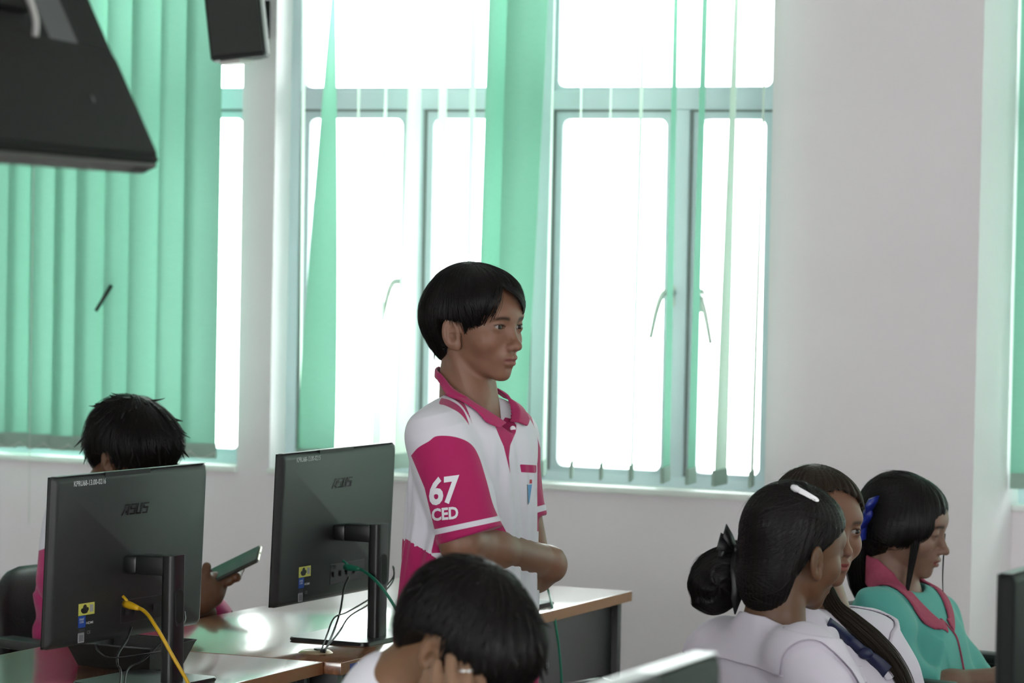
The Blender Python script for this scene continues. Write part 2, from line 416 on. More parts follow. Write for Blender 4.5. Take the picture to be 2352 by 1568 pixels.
# ------------------------------------------------------------------ lettering
def text_geo(s, bold=0.0, spacing=1.0):
    cu = bpy.data.curves.new('lettering', 'FONT'); cu.body = s; cu.offset = bold; cu.space_character = spacing
    cu.resolution_u = 3
    o = bpy.data.objects.new('lettering', cu); COL.objects.link(o)
    dg = bpy.context.evaluated_depsgraph_get(); dg.update()
    me = bpy.data.meshes.new_from_object(o.evaluated_get(dg))
    V = np.array([v.co[:] for v in me.vertices]); Fc = [tuple(p.vertices) for p in me.polygons]
    bpy.data.objects.remove(o); bpy.data.meshes.remove(me); bpy.data.curves.remove(cu)
    V[:, 0] -= V[:, 0].min(); V[:, 1] -= V[:, 1].min()
    w, h = V[:, 0].max(), V[:, 1].max()
    V[:, 0] /= w; V[:, 1] /= h
    return V[:, :2], Fc
def flat_text(name, s, o, ux, uy, m, parent, bold=0.0, spacing=1.0):
    """letters filling the parallelogram o + a*ux + b*uy"""
    V, Fc = text_geo(s, bold, spacing); o, ux, uy = (np.asarray(q, float) for q in (o, ux, uy))
    return mesh_obj(name, [o + a * ux + b * uy for a, b in V], Fc, m, parent)
def quad_obj(name, o, ux, uy, th, m, parent):
    o, ux, uy = (np.asarray(q, float) for q in (o, ux, uy)); n = np.cross(ux, uy); n = n / np.linalg.norm(n) * th
    c = [o, o + ux, o + ux + uy, o + uy]
    return mesh_obj(name, c + [q + n for q in c], [(3, 2, 1, 0), (4, 5, 6, 7), (0, 1, 5, 4), (1, 2, 6, 5), (2, 3, 7, 6), (3, 0, 4, 7)], m, parent)

# ------------------------------------------------------------------ desks
def wood_mat(name, c1, c2, rough, coat):
    m = bpy.data.materials.new(name); m.use_nodes = True; nt = m.node_tree; b = nt.nodes['Principled BSDF']
    tc = nt.nodes.new('ShaderNodeTexCoord'); mp = nt.nodes.new('ShaderNodeMapping'); mp.inputs['Scale'].default_value = (26, 1.6, 26)
    n = nt.nodes.new('ShaderNodeTexNoise'); n.inputs['Scale'].default_value = 2.2; n.inputs['Detail'].default_value = 8; n.inputs['Distortion'].default_value = 0.6
    cr = nt.nodes.new('ShaderNodeValToRGB'); cr.color_ramp.elements[0].color = (*c1, 1); cr.color_ramp.elements[1].color = (*c2, 1)
    cr.color_ramp.elements[0].position = 0.35; cr.color_ramp.elements[1].position = 0.68
    nt.links.new(tc.outputs['Object'], mp.inputs[0]); nt.links.new(mp.outputs[0], n.inputs['Vector']); nt.links.new(n.outputs['Fac'], cr.inputs[0])
    nt.links.new(cr.outputs[0], b.inputs['Base Color']); b.inputs['Roughness'].default_value = rough; b.inputs['Specular IOR Level'].default_value = 0.9
    b.inputs['Coat Weight'].default_value = coat; b.inputs['Coat Roughness'].default_value = 0.12; b.inputs['Coat IOR'].default_value = 2.0
    n2 = nt.nodes.new('ShaderNodeTexNoise'); n2.inputs['Scale'].default_value = 160; bp = nt.nodes.new('ShaderNodeBump')
    bp.inputs['Strength'].default_value = 0.03; bp.inputs['Distance'].default_value = 0.001
    nt.links.new(tc.outputs['Object'], n2.inputs['Vector']); nt.links.new(n2.outputs['Fac'], bp.inputs['Height']); nt.links.new(bp.outputs[0], b.inputs['Normal'])
    return m
M_desk = wood_mat('brown_laminate', (0.17, 0.055, 0.022), (0.33, 0.125, 0.05), 0.2, 0.9)
M_edge = mat('brown_edge_band', (0.30, 0.135, 0.055), rough=0.4, noise=0.15, nscale=40)
M_panel = mat('charcoal_board', (0.014, 0.0145, 0.015), rough=0.38, bump=0.06, bscale=200)
M_brass = mat('beige_grommet', (0.50, 0.38, 0.24), rough=0.3, metal=0.4)
M_black = mat('black_plastic', (0.012, 0.012, 0.013), rough=0.4)
M_white_print = mat('white_print', (0.75, 0.76, 0.76), rough=0.5)
M_grey_print = mat('grey_print', (0.30, 0.30, 0.30), rough=0.5)

def desk(label, y0, y1, x0=-3.80, x1=-3.19, rz=0.0, grommets=(), group=None):
    L = y1 - y0
    t = thing('computer_desk', label, 'desk', ((x0 + x1) / 2, y0, 0), rz, group)
    hx = (x1 - x0) / 2
    box_obj('tabletop', (-hx, 0, 0.724), (hx, L, 0.75), M_desk, t, 0.0015)
    # edge bands sit proud of the board by half a millimetre
    box_obj('edge_band', (hx, 0.001, 0.7245), (hx + 0.002, L - 0.001, 0.7495), M_edge, t)
    box_obj('edge_band', (-hx + 0.002, L, 0.7245), (hx, L + 0.0015, 0.7495), M_edge, t)
    box_obj('edge_band', (-hx - 0.002, 0.001, 0.7245), (-hx, L - 0.001, 0.7495), M_edge, t)
    for y in (0.02, L - 0.045): box_obj('side_panel', (-hx + 0.03, y, 0.0), (hx - 0.018, y + 0.025, 0.724), M_panel, t, 0.001)
    box_obj('modesty_panel', (hx - 0.05, 0.045, 0.25), (hx - 0.034, L - 0.045, 0.724), M_panel, t, 0.001)
    return t
dA = desk('brown laminate computer desk carrying the monitor with the yellow cable', 4.30, 5.937, -3.806, -3.186, radians(1.6))
dB = desk('brown laminate computer desk with a blue sticker on its edge, behind the standing person', 5.945, 7.577, -3.815, -3.192, radians(1.6))
dC = desk('brown laminate computer desk in front of the seated girls', 4.2, 6.9, -1.62, -1.0, radians(1.0))
dD = desk('brown laminate computer desk beside the boy with bowed head', 2.5, 4.18, -1.62, -1.0, radians(1.0))
# cam-lock cap, asset number and blue sticker on desk B
def loc_of(o, p): return np.array(o.matrix_basis.inverted() @ Vector(p))
p = loc_of(dB, onx(1403, 1410, -3.275))
hxB = 0.3115
bm = bmesh.new(); bmesh.ops.create_cone(bm, cap_ends=True, segments=20, radius1=0.007, radius2=0.0065, depth=0.002)
for v in bm.verts: v.co = (hxB - 0.034 + v.co.z + 0.001, p[1] + v.co.x, p[2] + v.co.y)
bm_obj('fitting_cap', bm, mat('fitting_cap_grey', (0.07, 0.07, 0.07), rough=0.4), dB)
p = loc_of(dB, onx(1262, 1527, -3.25))
flat_text('asset_number', '13.00-021', (hxB - 0.0335, p[1] - 0.085, p[2] - 0.008), (0, 0.10, 0), (0, 0, 0.013), M_grey_print, dB)
p = loc_of(dB, onx(811, 1531, -3.195))
st = quad_obj('sticker', (hxB + 0.0022, p[1] - 0.022, p[2] - 0.008), (0, 0.044, 0), (0, 0, 0.017), 0.0004, mat('blue_sticker', (0.02, 0.05, 0.30), rough=0.3), dB)
quad_obj('sticker_end', (hxB + 0.0028, p[1] + 0.014, p[2] - 0.008), (0, 0.006, 0), (0, 0, 0.017), 0.0003, M_white_print, st)
for dk, px_, py_ in ((dB, 725, 1498), (dA, 285, 1612)):
    p = loc_of(dk, onz(px_, py_, 0.75))
    bm = bmesh.new(); bmesh.ops.create_cone(bm, cap_ends=True, segments=32, radius1=0.037, radius2=0.030, depth=0.005)
    bmesh.ops.translate(bm, verts=bm.verts, vec=(p[0], p[1], 0.7525)); g = bm_obj('grommet', bm, M_brass, dk, True, 40)
    bm = bmesh.new(); bmesh.ops.create_cone(bm, cap_ends=True, segments=20, radius1=0.014, radius2=0.014, depth=0.003)
    bmesh.ops.translate(bm, verts=bm.verts, vec=(p[0] + 0.004, p[1] + 0.014, 0.7562)); bm_obj('grommet_slot', bm, M_black, g)

# ------------------------------------------------------------------ all-in-one monitors
M_shell = mat('dark_grey_shell', (0.018, 0.019, 0.020), rough=0.44, spec=0.56, bump=0.05, bscale=500)
M_shellk = mat('black_shell', (0.005, 0.006, 0.006), rough=0.5, spec=0.12)
M_shell2 = mat('dark_grey_stand', (0.010, 0.0105, 0.011), rough=0.33)
M_glint = mat('grey_top_glint', (0.33, 0.34, 0.35), rough=0.28)  # pale grey puts the top face's sky reflection into the colour
M_logo = mat('gloss_black_logo', (0.004, 0.004, 0.004), rough=0.25)
M_yel = mat('yellow_sticker', (0.62, 0.60, 0.12), rough=0.4)
M_blu = mat('blue_badge', (0.01, 0.06, 0.36), rough=0.35)
M_lab = mat('grey_label', (0.32, 0.31, 0.34), rough=0.5, noise=0.5, nscale=900)
M_tag = mat('tag_white', (0.66, 0.68, 0.68), rough=0.5)
M_scr = mat('dark_screen', (0.006, 0.007, 0.008), rough=0.12)
PW, PZ0, PZ1, PX0, PX1 = 0.265, 0.088, 0.418, -0.056, -0.040
def monitor(label, loc, rz, tagtext=None, tilt=0.0, stickers=True, group=None, thick=.016, shell=None):
    PX0 = PX1 - thick; M_sh = shell or M_shell
    t = thing('desktop_monitor', label, 'monitor', loc, rz, group)
    # panel shell: rounded rectangle, back edges rolled off
    bm = bmesh.new(); layers = []
    for x, ins in ((PX0, 0.0), (PX0 + 0.006, 0.0), (PX1 - 0.009, 0.001), (PX1 - 0.004, 0.0045), (PX1, 0.012)):
        layers.append([bm.verts.new((x, a, b)) for a, b in rrect(-PW + ins, PZ0 + ins, PW - ins, PZ1 - ins, 0.009, 4)])
    n = len(layers[0])
    for i in range(len(layers) - 1):
        for k in range(n): bm.faces.new((layers[i][k], layers[i][(k + 1) % n], layers[i + 1][(k + 1) % n], layers[i + 1][k]))
    bm.faces.new(layers[0]); bm.faces.new(layers[-1])
    def tl(bm_):
        for v in bm_.verts: v.co.x += -math.tan(tilt) * (v.co.z - 0.235)
    tl(bm); sh = bm_obj('shell', bm, M_sh, t, True, 30)
    def on_back(y, z, off=0.0): return np.array([PX1 + 0.0004 + off - math.tan(tilt) * (z - 0.235), y, z])
    bm = bmesh.new(); box(bm, (PX0 - 0.003, -PW + 0.001, PZ0 + 0.001), (PX0, PW - 0.001, PZ1 - 0.001)); tl(bm); bm_obj('screen', bm, M_scr, t)
    # top vent and bottom chin
    bm = bmesh.new(); box(bm, (PX0 + 0.006, -0.10, PZ1 - 0.0085), (PX1 - 0.0015, 0.055, PZ1 + 0.0006)); tl(bm); bm_obj('vent', bm, M_black, t)
    bm = bmesh.new(); box(bm, (PX0 + 0.001, -PW + 0.008, PZ1 - 0.0004), (PX1 - 0.004, PW - 0.008, PZ1 + 0.0005)); tl(bm); bm_obj('top_glint', bm, M_glint, t)
    # logo
    def poly(pts, y, z, sc, sh_=0.28): return [on_back(y + (a + sh_ * b) * sc * 1.0, z + b * sc, 0.0009) for a, b in pts]
    V = []; Fc = []
    def add(pts):
        q = poly(pts, -0.040, 0.331, 0.021); Fc.append(tuple(range(len(V), len(V) + len(q)))); V.extend(q)
    def rect(a, b, c, d): add([(a, b), (c, b), (c, d), (a, d)])
    add([(-0.15, 0), (0.05, 0), (0.52, .78), (0.35, .78)]); rect(0.18, .86, 0.95, 1.0); rect(0.72, 0, 0.95, .78); rect(.42, .22, .72, .38)
    for o in (1.15, 3.25):
        rect(o, .86, o + .85, 1.0); rect(o, .48, o + .2, .78); rect(o + .2, .48, o + .85, .62); rect(o + .65, .14, o + .85, .48); rect(o, 0, o + .85, .14)
    rect(2.2, 0.1, 2.42, 1.0); rect(2.85, 0.1, 3.07, 1.0); rect(2.2, 0, 3.07, .16)
    lg = mesh_obj('logo', V, Fc, M_logo, t)
    if tagtext:
        a = on_back(-0.205, 0.397, 0.0003); 
        flat_text('asset_tag', tagtext, a, (0, 0.105, 0), (0, 0.0, 0.0105), M_tag, t, 0.012, 1.05)
    if stickers:
        y0 = -0.172
        s = quad_obj('warranty_sticker', on_back(y0, 0.146), (0, 0.053, 0), (0, 0, 0.024), 0.0004, M_yel, t)
        V = []; Fc = []
        for cy, cz, ry, rz_ in ((0.02, .013, .007, .008), (.011, .010, .004, .004), (.029, .011, .004, .004), (.02, .006, .010, .003)):
            b = len(V); V += [on_back(y0 + cy + ry * cos(k * pi / 6), 0.146 + cz + rz_ * sin(k * pi / 6), .0007) for k in range(12)]; Fc.append(tuple(range(b, b + 12)))
        mesh_obj('sticker_emblem', V, Fc, M_black, s)
        quad_obj('sticker_code', on_back(y0 + .037, .151, .0005), (0, .011, 0), (0, 0, .014), .0003, M_lab, s)
        s = quad_obj('processor_badge', on_back(y0 + .001, 0.1225), (0, 0.024, 0), (0, 0, 0.0225), 0.0004, M_blu, t)
        flat_text('badge_text', 'intel', on_back(y0 + .004, .1365, .0007), (0, .014, 0), (0, 0, .0055), M_white_print, s)
        flat_text('badge_text', 'CORE', on_back(y0 + .004, .1315, .0007), (0, .014, 0), (0, 0, .0035), M_white_print, s)
        flat_text('hdmi_mark', 'HDMI', on_back(y0 + .027, .1275, .0003), (0, .023, 0), (0, 0, .0048), M_white_print, t, 0.01)
        flat_text('ce_mark', 'CE', on_back(y0 + .031, .1085, .0003), (0, .011, 0), (0, 0, .006), M_grey_print, t)
        s = quad_obj('serial_label', on_back(y0 + .002, .0935), (0, .020, 0), (0, 0, .0185), .0004, mat('serial_label_rim', (.40, .39, .42), rough=.5), t)
        quad_obj('serial_code', on_back(y0 + .0045, .0955, .0005), (0, .015, 0), (0, 0, .0135), .0003, mat('serial_code_dark', (.16, .155, .18), rough=.5, noise=.6, nscale=1500), s)
        for k in range(4): quad_obj('fine_print', on_back(y0 + .003, .1185 - .0028 * k), (0, .020, 0), (0, 0, .0009), .0002, mat('fine_print_grey', (.08, .08, .08)), t)
    # port bay
    bm = bmesh.new(); box(bm, (PX1 - 0.004, -0.03, 0.118), (PX1 + 0.0012, 0.13, 0.163)); tl(bm)
    bmesh.ops.bevel(bm, geom=bm.edges[:], offset=0.001, segments=1, affect='EDGES'); pb = bm_obj('port_bay', bm, M_shell2, t)
    for yy in (-0.012, 0.02, 0.05, 0.085): box_obj('port', (PX1 + 0.0012, yy - 0.008, 0.134), (PX1 + 0.0018, yy + 0.008, 0.146), M_black, pb)
    # neck, column, base
    box_obj('hinge_block', (PX1 - 0.001, -0.028, 0.216), (PX1 + 0.03, 0.028, 0.252), M_shell2, t, 0.006)
    box_obj('stand_arm', (PX1 + 0.025, -0.023, 0.216), (0.055, 0.023, 0.254), M_shell2, t, 0.004)
    bm = bmesh.new(); prism(bm, rrect(0.045, -0.025, 0.074, 0.025, 0.010, 4), 2, 0.006, 0.256)
    for v in bm.verts:
        if v.co.z > 0.2: v.co.z += 0.06 * (v.co.x - 0.06)
    c = bm_obj('stand_column', bm, M_shell2, t, True, 40)
    bm = bmesh.new(); prism(bm, rrect(-0.0145, 0.118, 0.0145, 0.192, 0.0135, 6), 0, 0.0741, 0.0752); bm_obj('cable_slot_rim', bm, M_shell, c)
    bm = bmesh.new(); prism(bm, rrect(-0.0115, 0.124, 0.0115, 0.190, 0.011, 6), 0, 0.0751, 0.0757); bm_obj('cable_slot', bm, mat('slot_black', (.003, .003, .003), rough=.8), c)
    bm = bmesh.new(); prism(bm, rrect(-0.10, -0.115, 0.095, 0.115, 0.016, 5), 2, 0.0, 0.009)
    bmesh.ops.bevel(bm, geom=[e for e in bm.edges if abs(e.verts[0].co.z - e.verts[1].co.z) < 1e-6], offset=0.002, segments=2, affect='EDGES')
    bm_obj('stand_base', bm, M_shell2, t, True, 40)
    return t
DZ = 0.7505
m1 = monitor('dark grey monitor seen from behind with a yellow cable plugged in', (-3.362, 5.465, DZ), radians(-2.5), 'KPRU68-13.00-0216', radians(-2))
m2 = monitor('dark grey monitor seen from behind with a green cable, beside the standing person', (-3.362, 6.322, DZ), radians(0), 'KPRU68-13.00-0215', radians(-2))
m3 = monitor('dark grey monitor almost hidden behind the standing person', (-3.362, 7.075, DZ), radians(0), 'KPRU68-13.00-0214', radians(-2))
c4 = onz(1661, 1498, 1.1685); r4 = radians(2.4); o4 = np.array([cos(r4) * PX1 - sin(r4) * .263, sin(r4) * PX1 + cos(r4) * .263])
m4 = monitor('dark monitor with a bright top edge in front of the girl with the hair clip', (c4[0] - o4[0], c4[1] - o4[1], DZ), r4, None, 0, False, thick=.034, shell=M_shellk)
c5 = onz(2291, 1316, 1.1685); m5 = monitor('dark monitor in front of the girl in the teal shirt', (c5[0] + 0.065, c5[1] + 0.263, DZ), 0, None, 0, False, thick=.022, shell=M_shellk)

# ------------------------------------------------------------------ cables
M_gcab = mat('green_cable', (0.012, 0.17, 0.10), rough=0.4)
M_ycab = mat('yellow_cable', (0.62, 0.36, 0.01), rough=0.4)
M_bcab = mat('black_cable', (0.012, 0.011, 0.012), rough=0.4)
def cable(name, label, pts, r, m, plug=None):
    path = catmull(pts, 8); o = path[-1].copy()
    t = thing(name, label, 'cable', tuple(o))
    tube('wire', path - o, r, m, t, 8)
    if plug:
        d = path[1] - path[0]; d /= np.linalg.norm(d)
        q = np.array([path[0] - d * 0.004, path[0] + d * 0.012, path[0] + d * 0.03, path[0] + d * 0.045]) - o
        tube('plug', q, [r * 2.1, r * 2.2, r * 1.7, r * 1.15], m, t, 8)
        e = q[0] + np.array([0, 0, 0.004]); tube('plug_latch', [e + d * 0.012, e + d * 0.002 + np.array([0, 0, .005]), e - d * 0.008 + np.array([0.002, -.004, .010])], r * 0.8, m, t, 6)
    return t
xb = -3.398
cable('network_cable', 'yellow network cable plugged into the back of the monitor', [onx(290, 1387, xb + .012), onx(330, 1402, -3.33), onx(362, 1445, -3.275), onx(400, 1512, -3.235), onx(432, 1568, -3.21), onz(436, 1590, 0.7545), onz(442, 1640, 0.7545)], 0.0037, M_ycab, True)
cable('network_cable', 'green network cable plugged into the monitor beside the standing person', [onx(796, 1302, xb + .012), onx(830, 1308, -3.34), onx(868, 1338, -3.27), onx(905, 1390, -3.225), onx(935, 1450, -3.19), onx(950, 1520, -3.165), onx(952, 1700, -3.165), onx(948, 2000, -3.165)], 0.0034, M_gcab, True)
cable('network_cable', 'green network cable hanging over the end of the desk', [onz(1235, 1318, 0.86), onx(1257, 1350, -3.30), onx(1268, 1390, -3.25), onx(1275, 1425, -3.222), onx(1284, 1490, -3.215), onx(1290, 1568, -3.215), onx(1292, 1700, -3.215), onx(1290, 2000, -3.22)], 0.0030, M_gcab)
g2 = onz(737, 1496, 0.757); g2b = onz(745, 1497, 0.757)
cable('power_cable', 'thin black cable rising from the desk grommet to the monitor ports', [onx(801, 1325, xb + .01), onx(790, 1352, -3.385), onx(781, 1405, -3.37), onx(764, 1455, -3.34), g2b], 0.0024, M_bcab)
cable('power_cable', 'black cable bending from the grommet across to the monitor stand', [onx(903, 1300, -3.39), onx(903, 1325, -3.37), onx(868, 1362, -3.36), onx(800, 1404, -3.36), onx(768, 1418, -3.35), onx(752, 1455, -3.335), g2], 0.0019, M_bcab)
cable('power_cable', 'black cable from the grommet curving behind the monitor stand', [onx(905, 1303, -3.38), onx(902, 1335, -3.36), onx(870, 1370, -3.35), onx(840, 1392, -3.345), onx(802, 1416, -3.34), onx(778, 1452, -3.325), onz(741, 1497, 0.757)], 0.0019, M_bcab)
cable('power_cable', 'black cable dropping from the ports of the monitor with the yellow plug', [onx(302, 1440, xb + .01), onx(292, 1468, -3.38), onx(272, 1500, -3.36), onx(270, 1525, -3.34), onx(277, 1545, -3.33), onz(272, 1608, 0.757)], 0.0024, M_bcab)
cable('power_cable', 'black cable curling round the stand of the monitor with the yellow plug', [onx(424, 1405, -3.37), onx(421, 1432, -3.34), onx(375, 1470, -3.335), onx(330, 1515, -3.33), onx(292, 1540, -3.325), onz(283, 1612, 0.757)], 0.0019, M_bcab)
cable('power_cable', 'black cable sagging from the lower edge of the monitor with the yellow plug', [onx(218, 1480, -3.385), onx(228, 1497, -3.36), onx(256, 1510, -3.345), onx(330, 1502, -3.33), onx(400, 1490, -3.335)], 0.0016, M_bcab)

# ------------------------------------------------------------------ black desk tray behind the first monitor
tr = thing('desk_tray', 'black open desk tray behind the monitor with the yellow cable', 'tray', (-3.535, 5.685, 0.7505))
bm = bmesh.new()
lo = [(-.085, -.065), (.085, -.065), (.085, .065), (-.085, .065)]; hi = [(-.10, -.09), (.10, -.09), (.10, .09), (-.10, .09)]
def lay(p, z, s=1.0): return [bm.verts.new((a * s, b * s, z)) for a, b in p]
A, B, C_, D_ = lay(lo, 0), lay(hi, .048), lay(hi, .048, .965), lay(lo, .004, .96)
for P_, Q_ in ((A, B), (B, C_), (C_, D_)):
    for k in range(4): bm.faces.new((P_[k], P_[(k + 1) % 4], Q_[(k + 1) % 4], Q_[k]))
bm.faces.new(A[::-1]); bm.faces.new(D_)
bm_obj('tray_shell', bm, mat('black_mesh_plastic', (0.008, 0.008, 0.008), rough=0.5, bump=0.5, bscale=400), tr)
tube('tray_rim', [(a, b, .049) for a, b in hi + hi[:1]], 0.0018, M_black, tr, 6)

# ------------------------------------------------------------------ hanging television, seen from behind
M_tv = mat('grey_black_tv', (0.006, 0.0055, 0.0055), rough=0.6, spec=0.1, bump=0.05, bscale=300)
M_tv2 = mat('tv_bottom_grey', (0.04, 0.033, 0.033), rough=0.35)
A0 = ond(322, 403, 4.4); B0 = onz(0, 380, A0[2])
wv = B0 - A0; wv /= np.linalg.norm(wv); hv = np.array([-wv[1], wv[0], 0.0])
if hv[0] < 0: hv = -hv
best = None
for tdeg in np.arange(5, 40, 0.5):
    tt = radians(tdeg); u = ZV * cos(tt) - hv * sin(tt); e = hv * cos(tt) + ZV * sin(tt)
    q = pix(A0 + e * 0.034 + u * np.linspace(0, .6, 61)[:, None]); xx = np.interp(0, q[::-1, 1], q[::-1, 0])
    if best is None or abs(xx - 205) < best[0]: best = (abs(xx - 205), tt)
tt = best[1]; uv = ZV * cos(tt) - hv * sin(tt); ev = hv * cos(tt) + ZV * sin(tt)
tv = thing('television', 'dark flat television hanging high, seen from behind and below', 'television', tuple(A0))
def tvp(a, b, c): return tuple(wv * a + uv * b + ev * c)      # along width (towards near end), up, out of the back
TW, THH = 0.97, 0.56
def tvbox(name, a0, a1, b0, b1, c0, c1, m, parent, bev=0.004, top=None):
    bm = bmesh.new(); box(bm, (a0, b0, c0), (a1, b1, c1))
    if top:
        for v in bm.verts:
            if v.co.y > (b0 + b1) / 2 and v.co.z > (c0 + c1) / 2: v.co.y -= top
    bmesh.ops.bevel(bm, geom=bm.edges[:], offset=bev, segments=3, affect='EDGES')
    for v in bm.verts: v.co = tvp(*v.co)
    return bm_obj(name, bm, m, parent, True, 35)
tvbox('panel', 0, TW, 0, THH, 0.0, 0.034, M_tv, tv, 0.006)
tvbox('screen', 0.006, TW - 0.006, 0.012, THH - 0.006, -0.003, 0.0005, M_scr, tv, 0.0005)
tvbox('rear_housing', 0.014, TW - 0.012, 0.010, 0.185, 0.030, 0.039, M_tv, tv, 0.004, 0.03)
tvbox('bottom_strip', 0.02, TW - 0.02, -0.0012, 0.004, 0.006, 0.030, M_tv2, tv, 0.001)
for k in range(6): tvbox('speaker_slot', 0.022 + 0.012 * k, 0.030 + 0.012 * k, -0.0018, 0.002, 0.010, 0.026, M_black, tv, 0.0003)
tvbox('vesa_plate', 0.30, 0.62, 0.20, 0.46, 0.034, 0.046, M_tv, tv, 0.003)
tvbox('rating_label', 0.14, 0.25, 0.17, 0.36, 0.034, 0.0345, mat('tv_label', (0.04, 0.038, 0.045), rough=0.4), tv, 0.0002)
bm = bmesh.new(); bmesh.ops.create_cone(bm, cap_ends=True, segments=16, radius1=0.006, radius2=0.005, depth=0.002)
for v in bm.verts: v.co = tvp(0.20 + v.co.x, 0.085 + v.co.y, 0.0395 + v.co.z)
bm_obj('screw', bm, M_black, tv)
tube('mount_arm', [tvp(0.46, 0.33, 0.046), tvp(0.46, 0.36, 0.10), tuple(np.array(tvp(0.46, 0.42, 0.12)) + np.array([0, 0, .05])), tuple(np.array(tvp(0.46, 0.42, 0.12))[:2]) + (3.15 - A0[2],)], 0.02, M_tv, tv, 12)
tube('video_cable', catmull([tvp(0.36, 0.30, 0.05), tvp(0.345, 0.25, 0.058), tvp(0.33, 0.19, 0.052), tvp(0.325, 0.165, 0.04)], 6), 0.0045, mat('pale_cable', (0.35, 0.34, 0.33), rough=.4), tv, 8)
tube('video_cable', catmull([tvp(0.28, 0.36, 0.05), tvp(0.33, 0.33, 0.075), tvp(0.40, 0.30, 0.07), tvp(0.50, 0.27, 0.05)], 6), 0.005, mat('red_black_cable', (0.05, 0.02, 0.03), rough=.4), tv, 8)
tube('cable_clip', catmull([tvp(0.325, 0.315, 0.06), tvp(0.335, 0.322, 0.068), tvp(0.35, 0.328, 0.066)], 4), 0.007, mat('red_clip', (0.35, 0.03, 0.02), rough=.4), tv, 8)

# ------------------------------------------------------------------ chairs
M_leather = mat('black_leather', (0.018, 0.020, 0.020), rough=0.42, bump=0.35, bscale=260)
M_leather2 = mat('dark_green_grey_leather', (0.09, 0.112, 0.106), rough=0.42, bump=0.35, bscale=260)
M_chrome = mat('chair_metal', (0.03, 0.03, 0.03), rough=0.3, metal=0.7)
def backrest_bm(w, z0, z1, th, lean, rt=0.11, bow=0.045):
    bm = bmesh.new(); nu, nv = 20, 26; F_, Bk = [], []
    for side, store in ((1, F_), (-1, Bk)):
        for j in range(nv + 1):
            row = []; tz = j / nv; z = z0 + (z1 - z0) * tz
            hw = w / 2 * (0.86 + 0.16 * sin(pi * min(1, tz * 0.9 + .1)))
            d = z1 - z
            if d < rt: hw = hw - rt + math.sqrt(max(0, rt * rt - (rt - d) ** 2))
            d = z - z0
            if d < 0.04: hw = hw - 0.04 + math.sqrt(max(0, 0.04 ** 2 - (0.04 - d) ** 2))
            for i in range(nu + 1):
                s = i / nu * 2 - 1; x = hw * s
                edge = math.sqrt(max(0.0, 1 - abs(s) ** 6)) * math.sqrt(max(0.0, 1 - abs(2 * tz - 1) ** 8))
                y = -lean * (z - z0) + bow * (x / (w / 2)) ** 2 + side * th / 2 * edge
                row.append(bm.verts.new((x, y, z)))
            store.append(row)
        for j in range(nv):
            for i in range(nu):
                q = (store[j][i], store[j][i + 1], store[j + 1][i + 1], store[j + 1][i]); bm.faces.new(q if side < 0 else q[::-1])
    bmesh.ops.remove_doubles(bm, verts=bm.verts, dist=0.0015)
    return bm
def chair(label, loc, rz, leather=None, top=0.90, arms=True, group=None, backw=0.44, rt=0.09):
    lm = leather or M_leather
    t = thing('office_chair', label, 'chair', loc, rz, group)
    bm = bmesh.new(); box(bm, (-.23, -.22, .41), (.23, .24, .485)); bmesh.ops.bevel(bm, geom=bm.edges[:], offset=.03, segments=4, affect='EDGES'); bm_obj('seat', bm, lm, t, True)
    bm = backrest_bm(backw, .55, top, .06, .16, rt); bmesh.ops.translate(bm, verts=bm.verts, vec=(0, -.235, 0)); bm_obj('backrest', bm, lm, t, True)
    tube('back_bracket', catmull([(0, -.08, .405), (0, -.24, .40), (0, -.31, .47), (0, -.30, .66)], 5), .018, M_chrome, t, 8)
    tube('column', [(0, 0, .08), (0, 0, .41)], .026, M_chrome, t, 12)
    for k in range(5):
        a = 2 * pi * k / 5 + .3; e = np.array([cos(a) * .225, sin(a) * .225, .065])
        tube('base_arm', [(0, 0, .105), (e[0] * .5, e[1] * .5, .098), tuple(e)], [.026, .02, .014], M_chrome, t, 8)
        V, Fc = tube_geo([(e[0] - .022 * sin(a), e[1] + .022 * cos(a), .028), (e[0] + .022 * sin(a), e[1] - .022 * cos(a), .028)], .028, 12); mesh_obj('caster', V, Fc, M_black, t)
    if arms:
        for s in (-1, 1):
            p = catmull([(s * .22, -.05, .43), (s * .275, -.05, .47), (s * .275, -.04, .63), (s * .275, .06, .655)], 5)
            a = tube('armrest', p, .014, M_chrome, t, 8)
            box_obj('armrest_pad', (s * .275 - .03, -.12, .655), (s * .275 + .03, .15, .68), M_black, a, .009)
    return t
chair('empty dark green grey leather chair beside the boy with a phone', (-4.04, 6.08, 0), radians(-90 + 4), M_leather2, 0.865, arms=False, backw=.42)
# ------------------------------------------------------------------ implicit-surface modelling for bodies, hair and cloth
def smin(a, b, k):
    h = np.clip(0.5 + 0.5 * (b - a) / k, 0, 1); return b + (a - b) * h - k * h * (1 - h)
def smax(a, b, k): return -smin(-a, -b, k)
def ell(p, c, r, R=None):
    q = p - np.asarray(c, float)
    if R is not None: q = q @ R              # R columns: local axes in the parent frame
    r = np.asarray(r, float); k0 = np.linalg.norm(q / r, axis=1); k1 = np.linalg.norm(q / (r * r), axis=1)
    return np.where(k1 > 1e-9, k0 * (k0 - 1.0) / np.maximum(k1, 1e-9), -r.min())
def cone(p, a, b, r1, r2):
    """capsule with linearly changing radius"""
    a = np.asarray(a, float); b = np.asarray(b, float); ba = b - a; pa = p - a
    t = np.clip(pa @ ba / (ba @ ba), 0, 1); return np.linalg.norm(pa - t[:, None] * ba, axis=1) - (r1 + (r2 - r1) * t)
def chain(p, pts, rs, k=0.01):
    d = None
    for i in range(len(pts) - 1):
        e = cone(p, pts[i], pts[i + 1], rs[i], rs[i + 1]); d = e if d is None else smin(d, e, k)
    return d
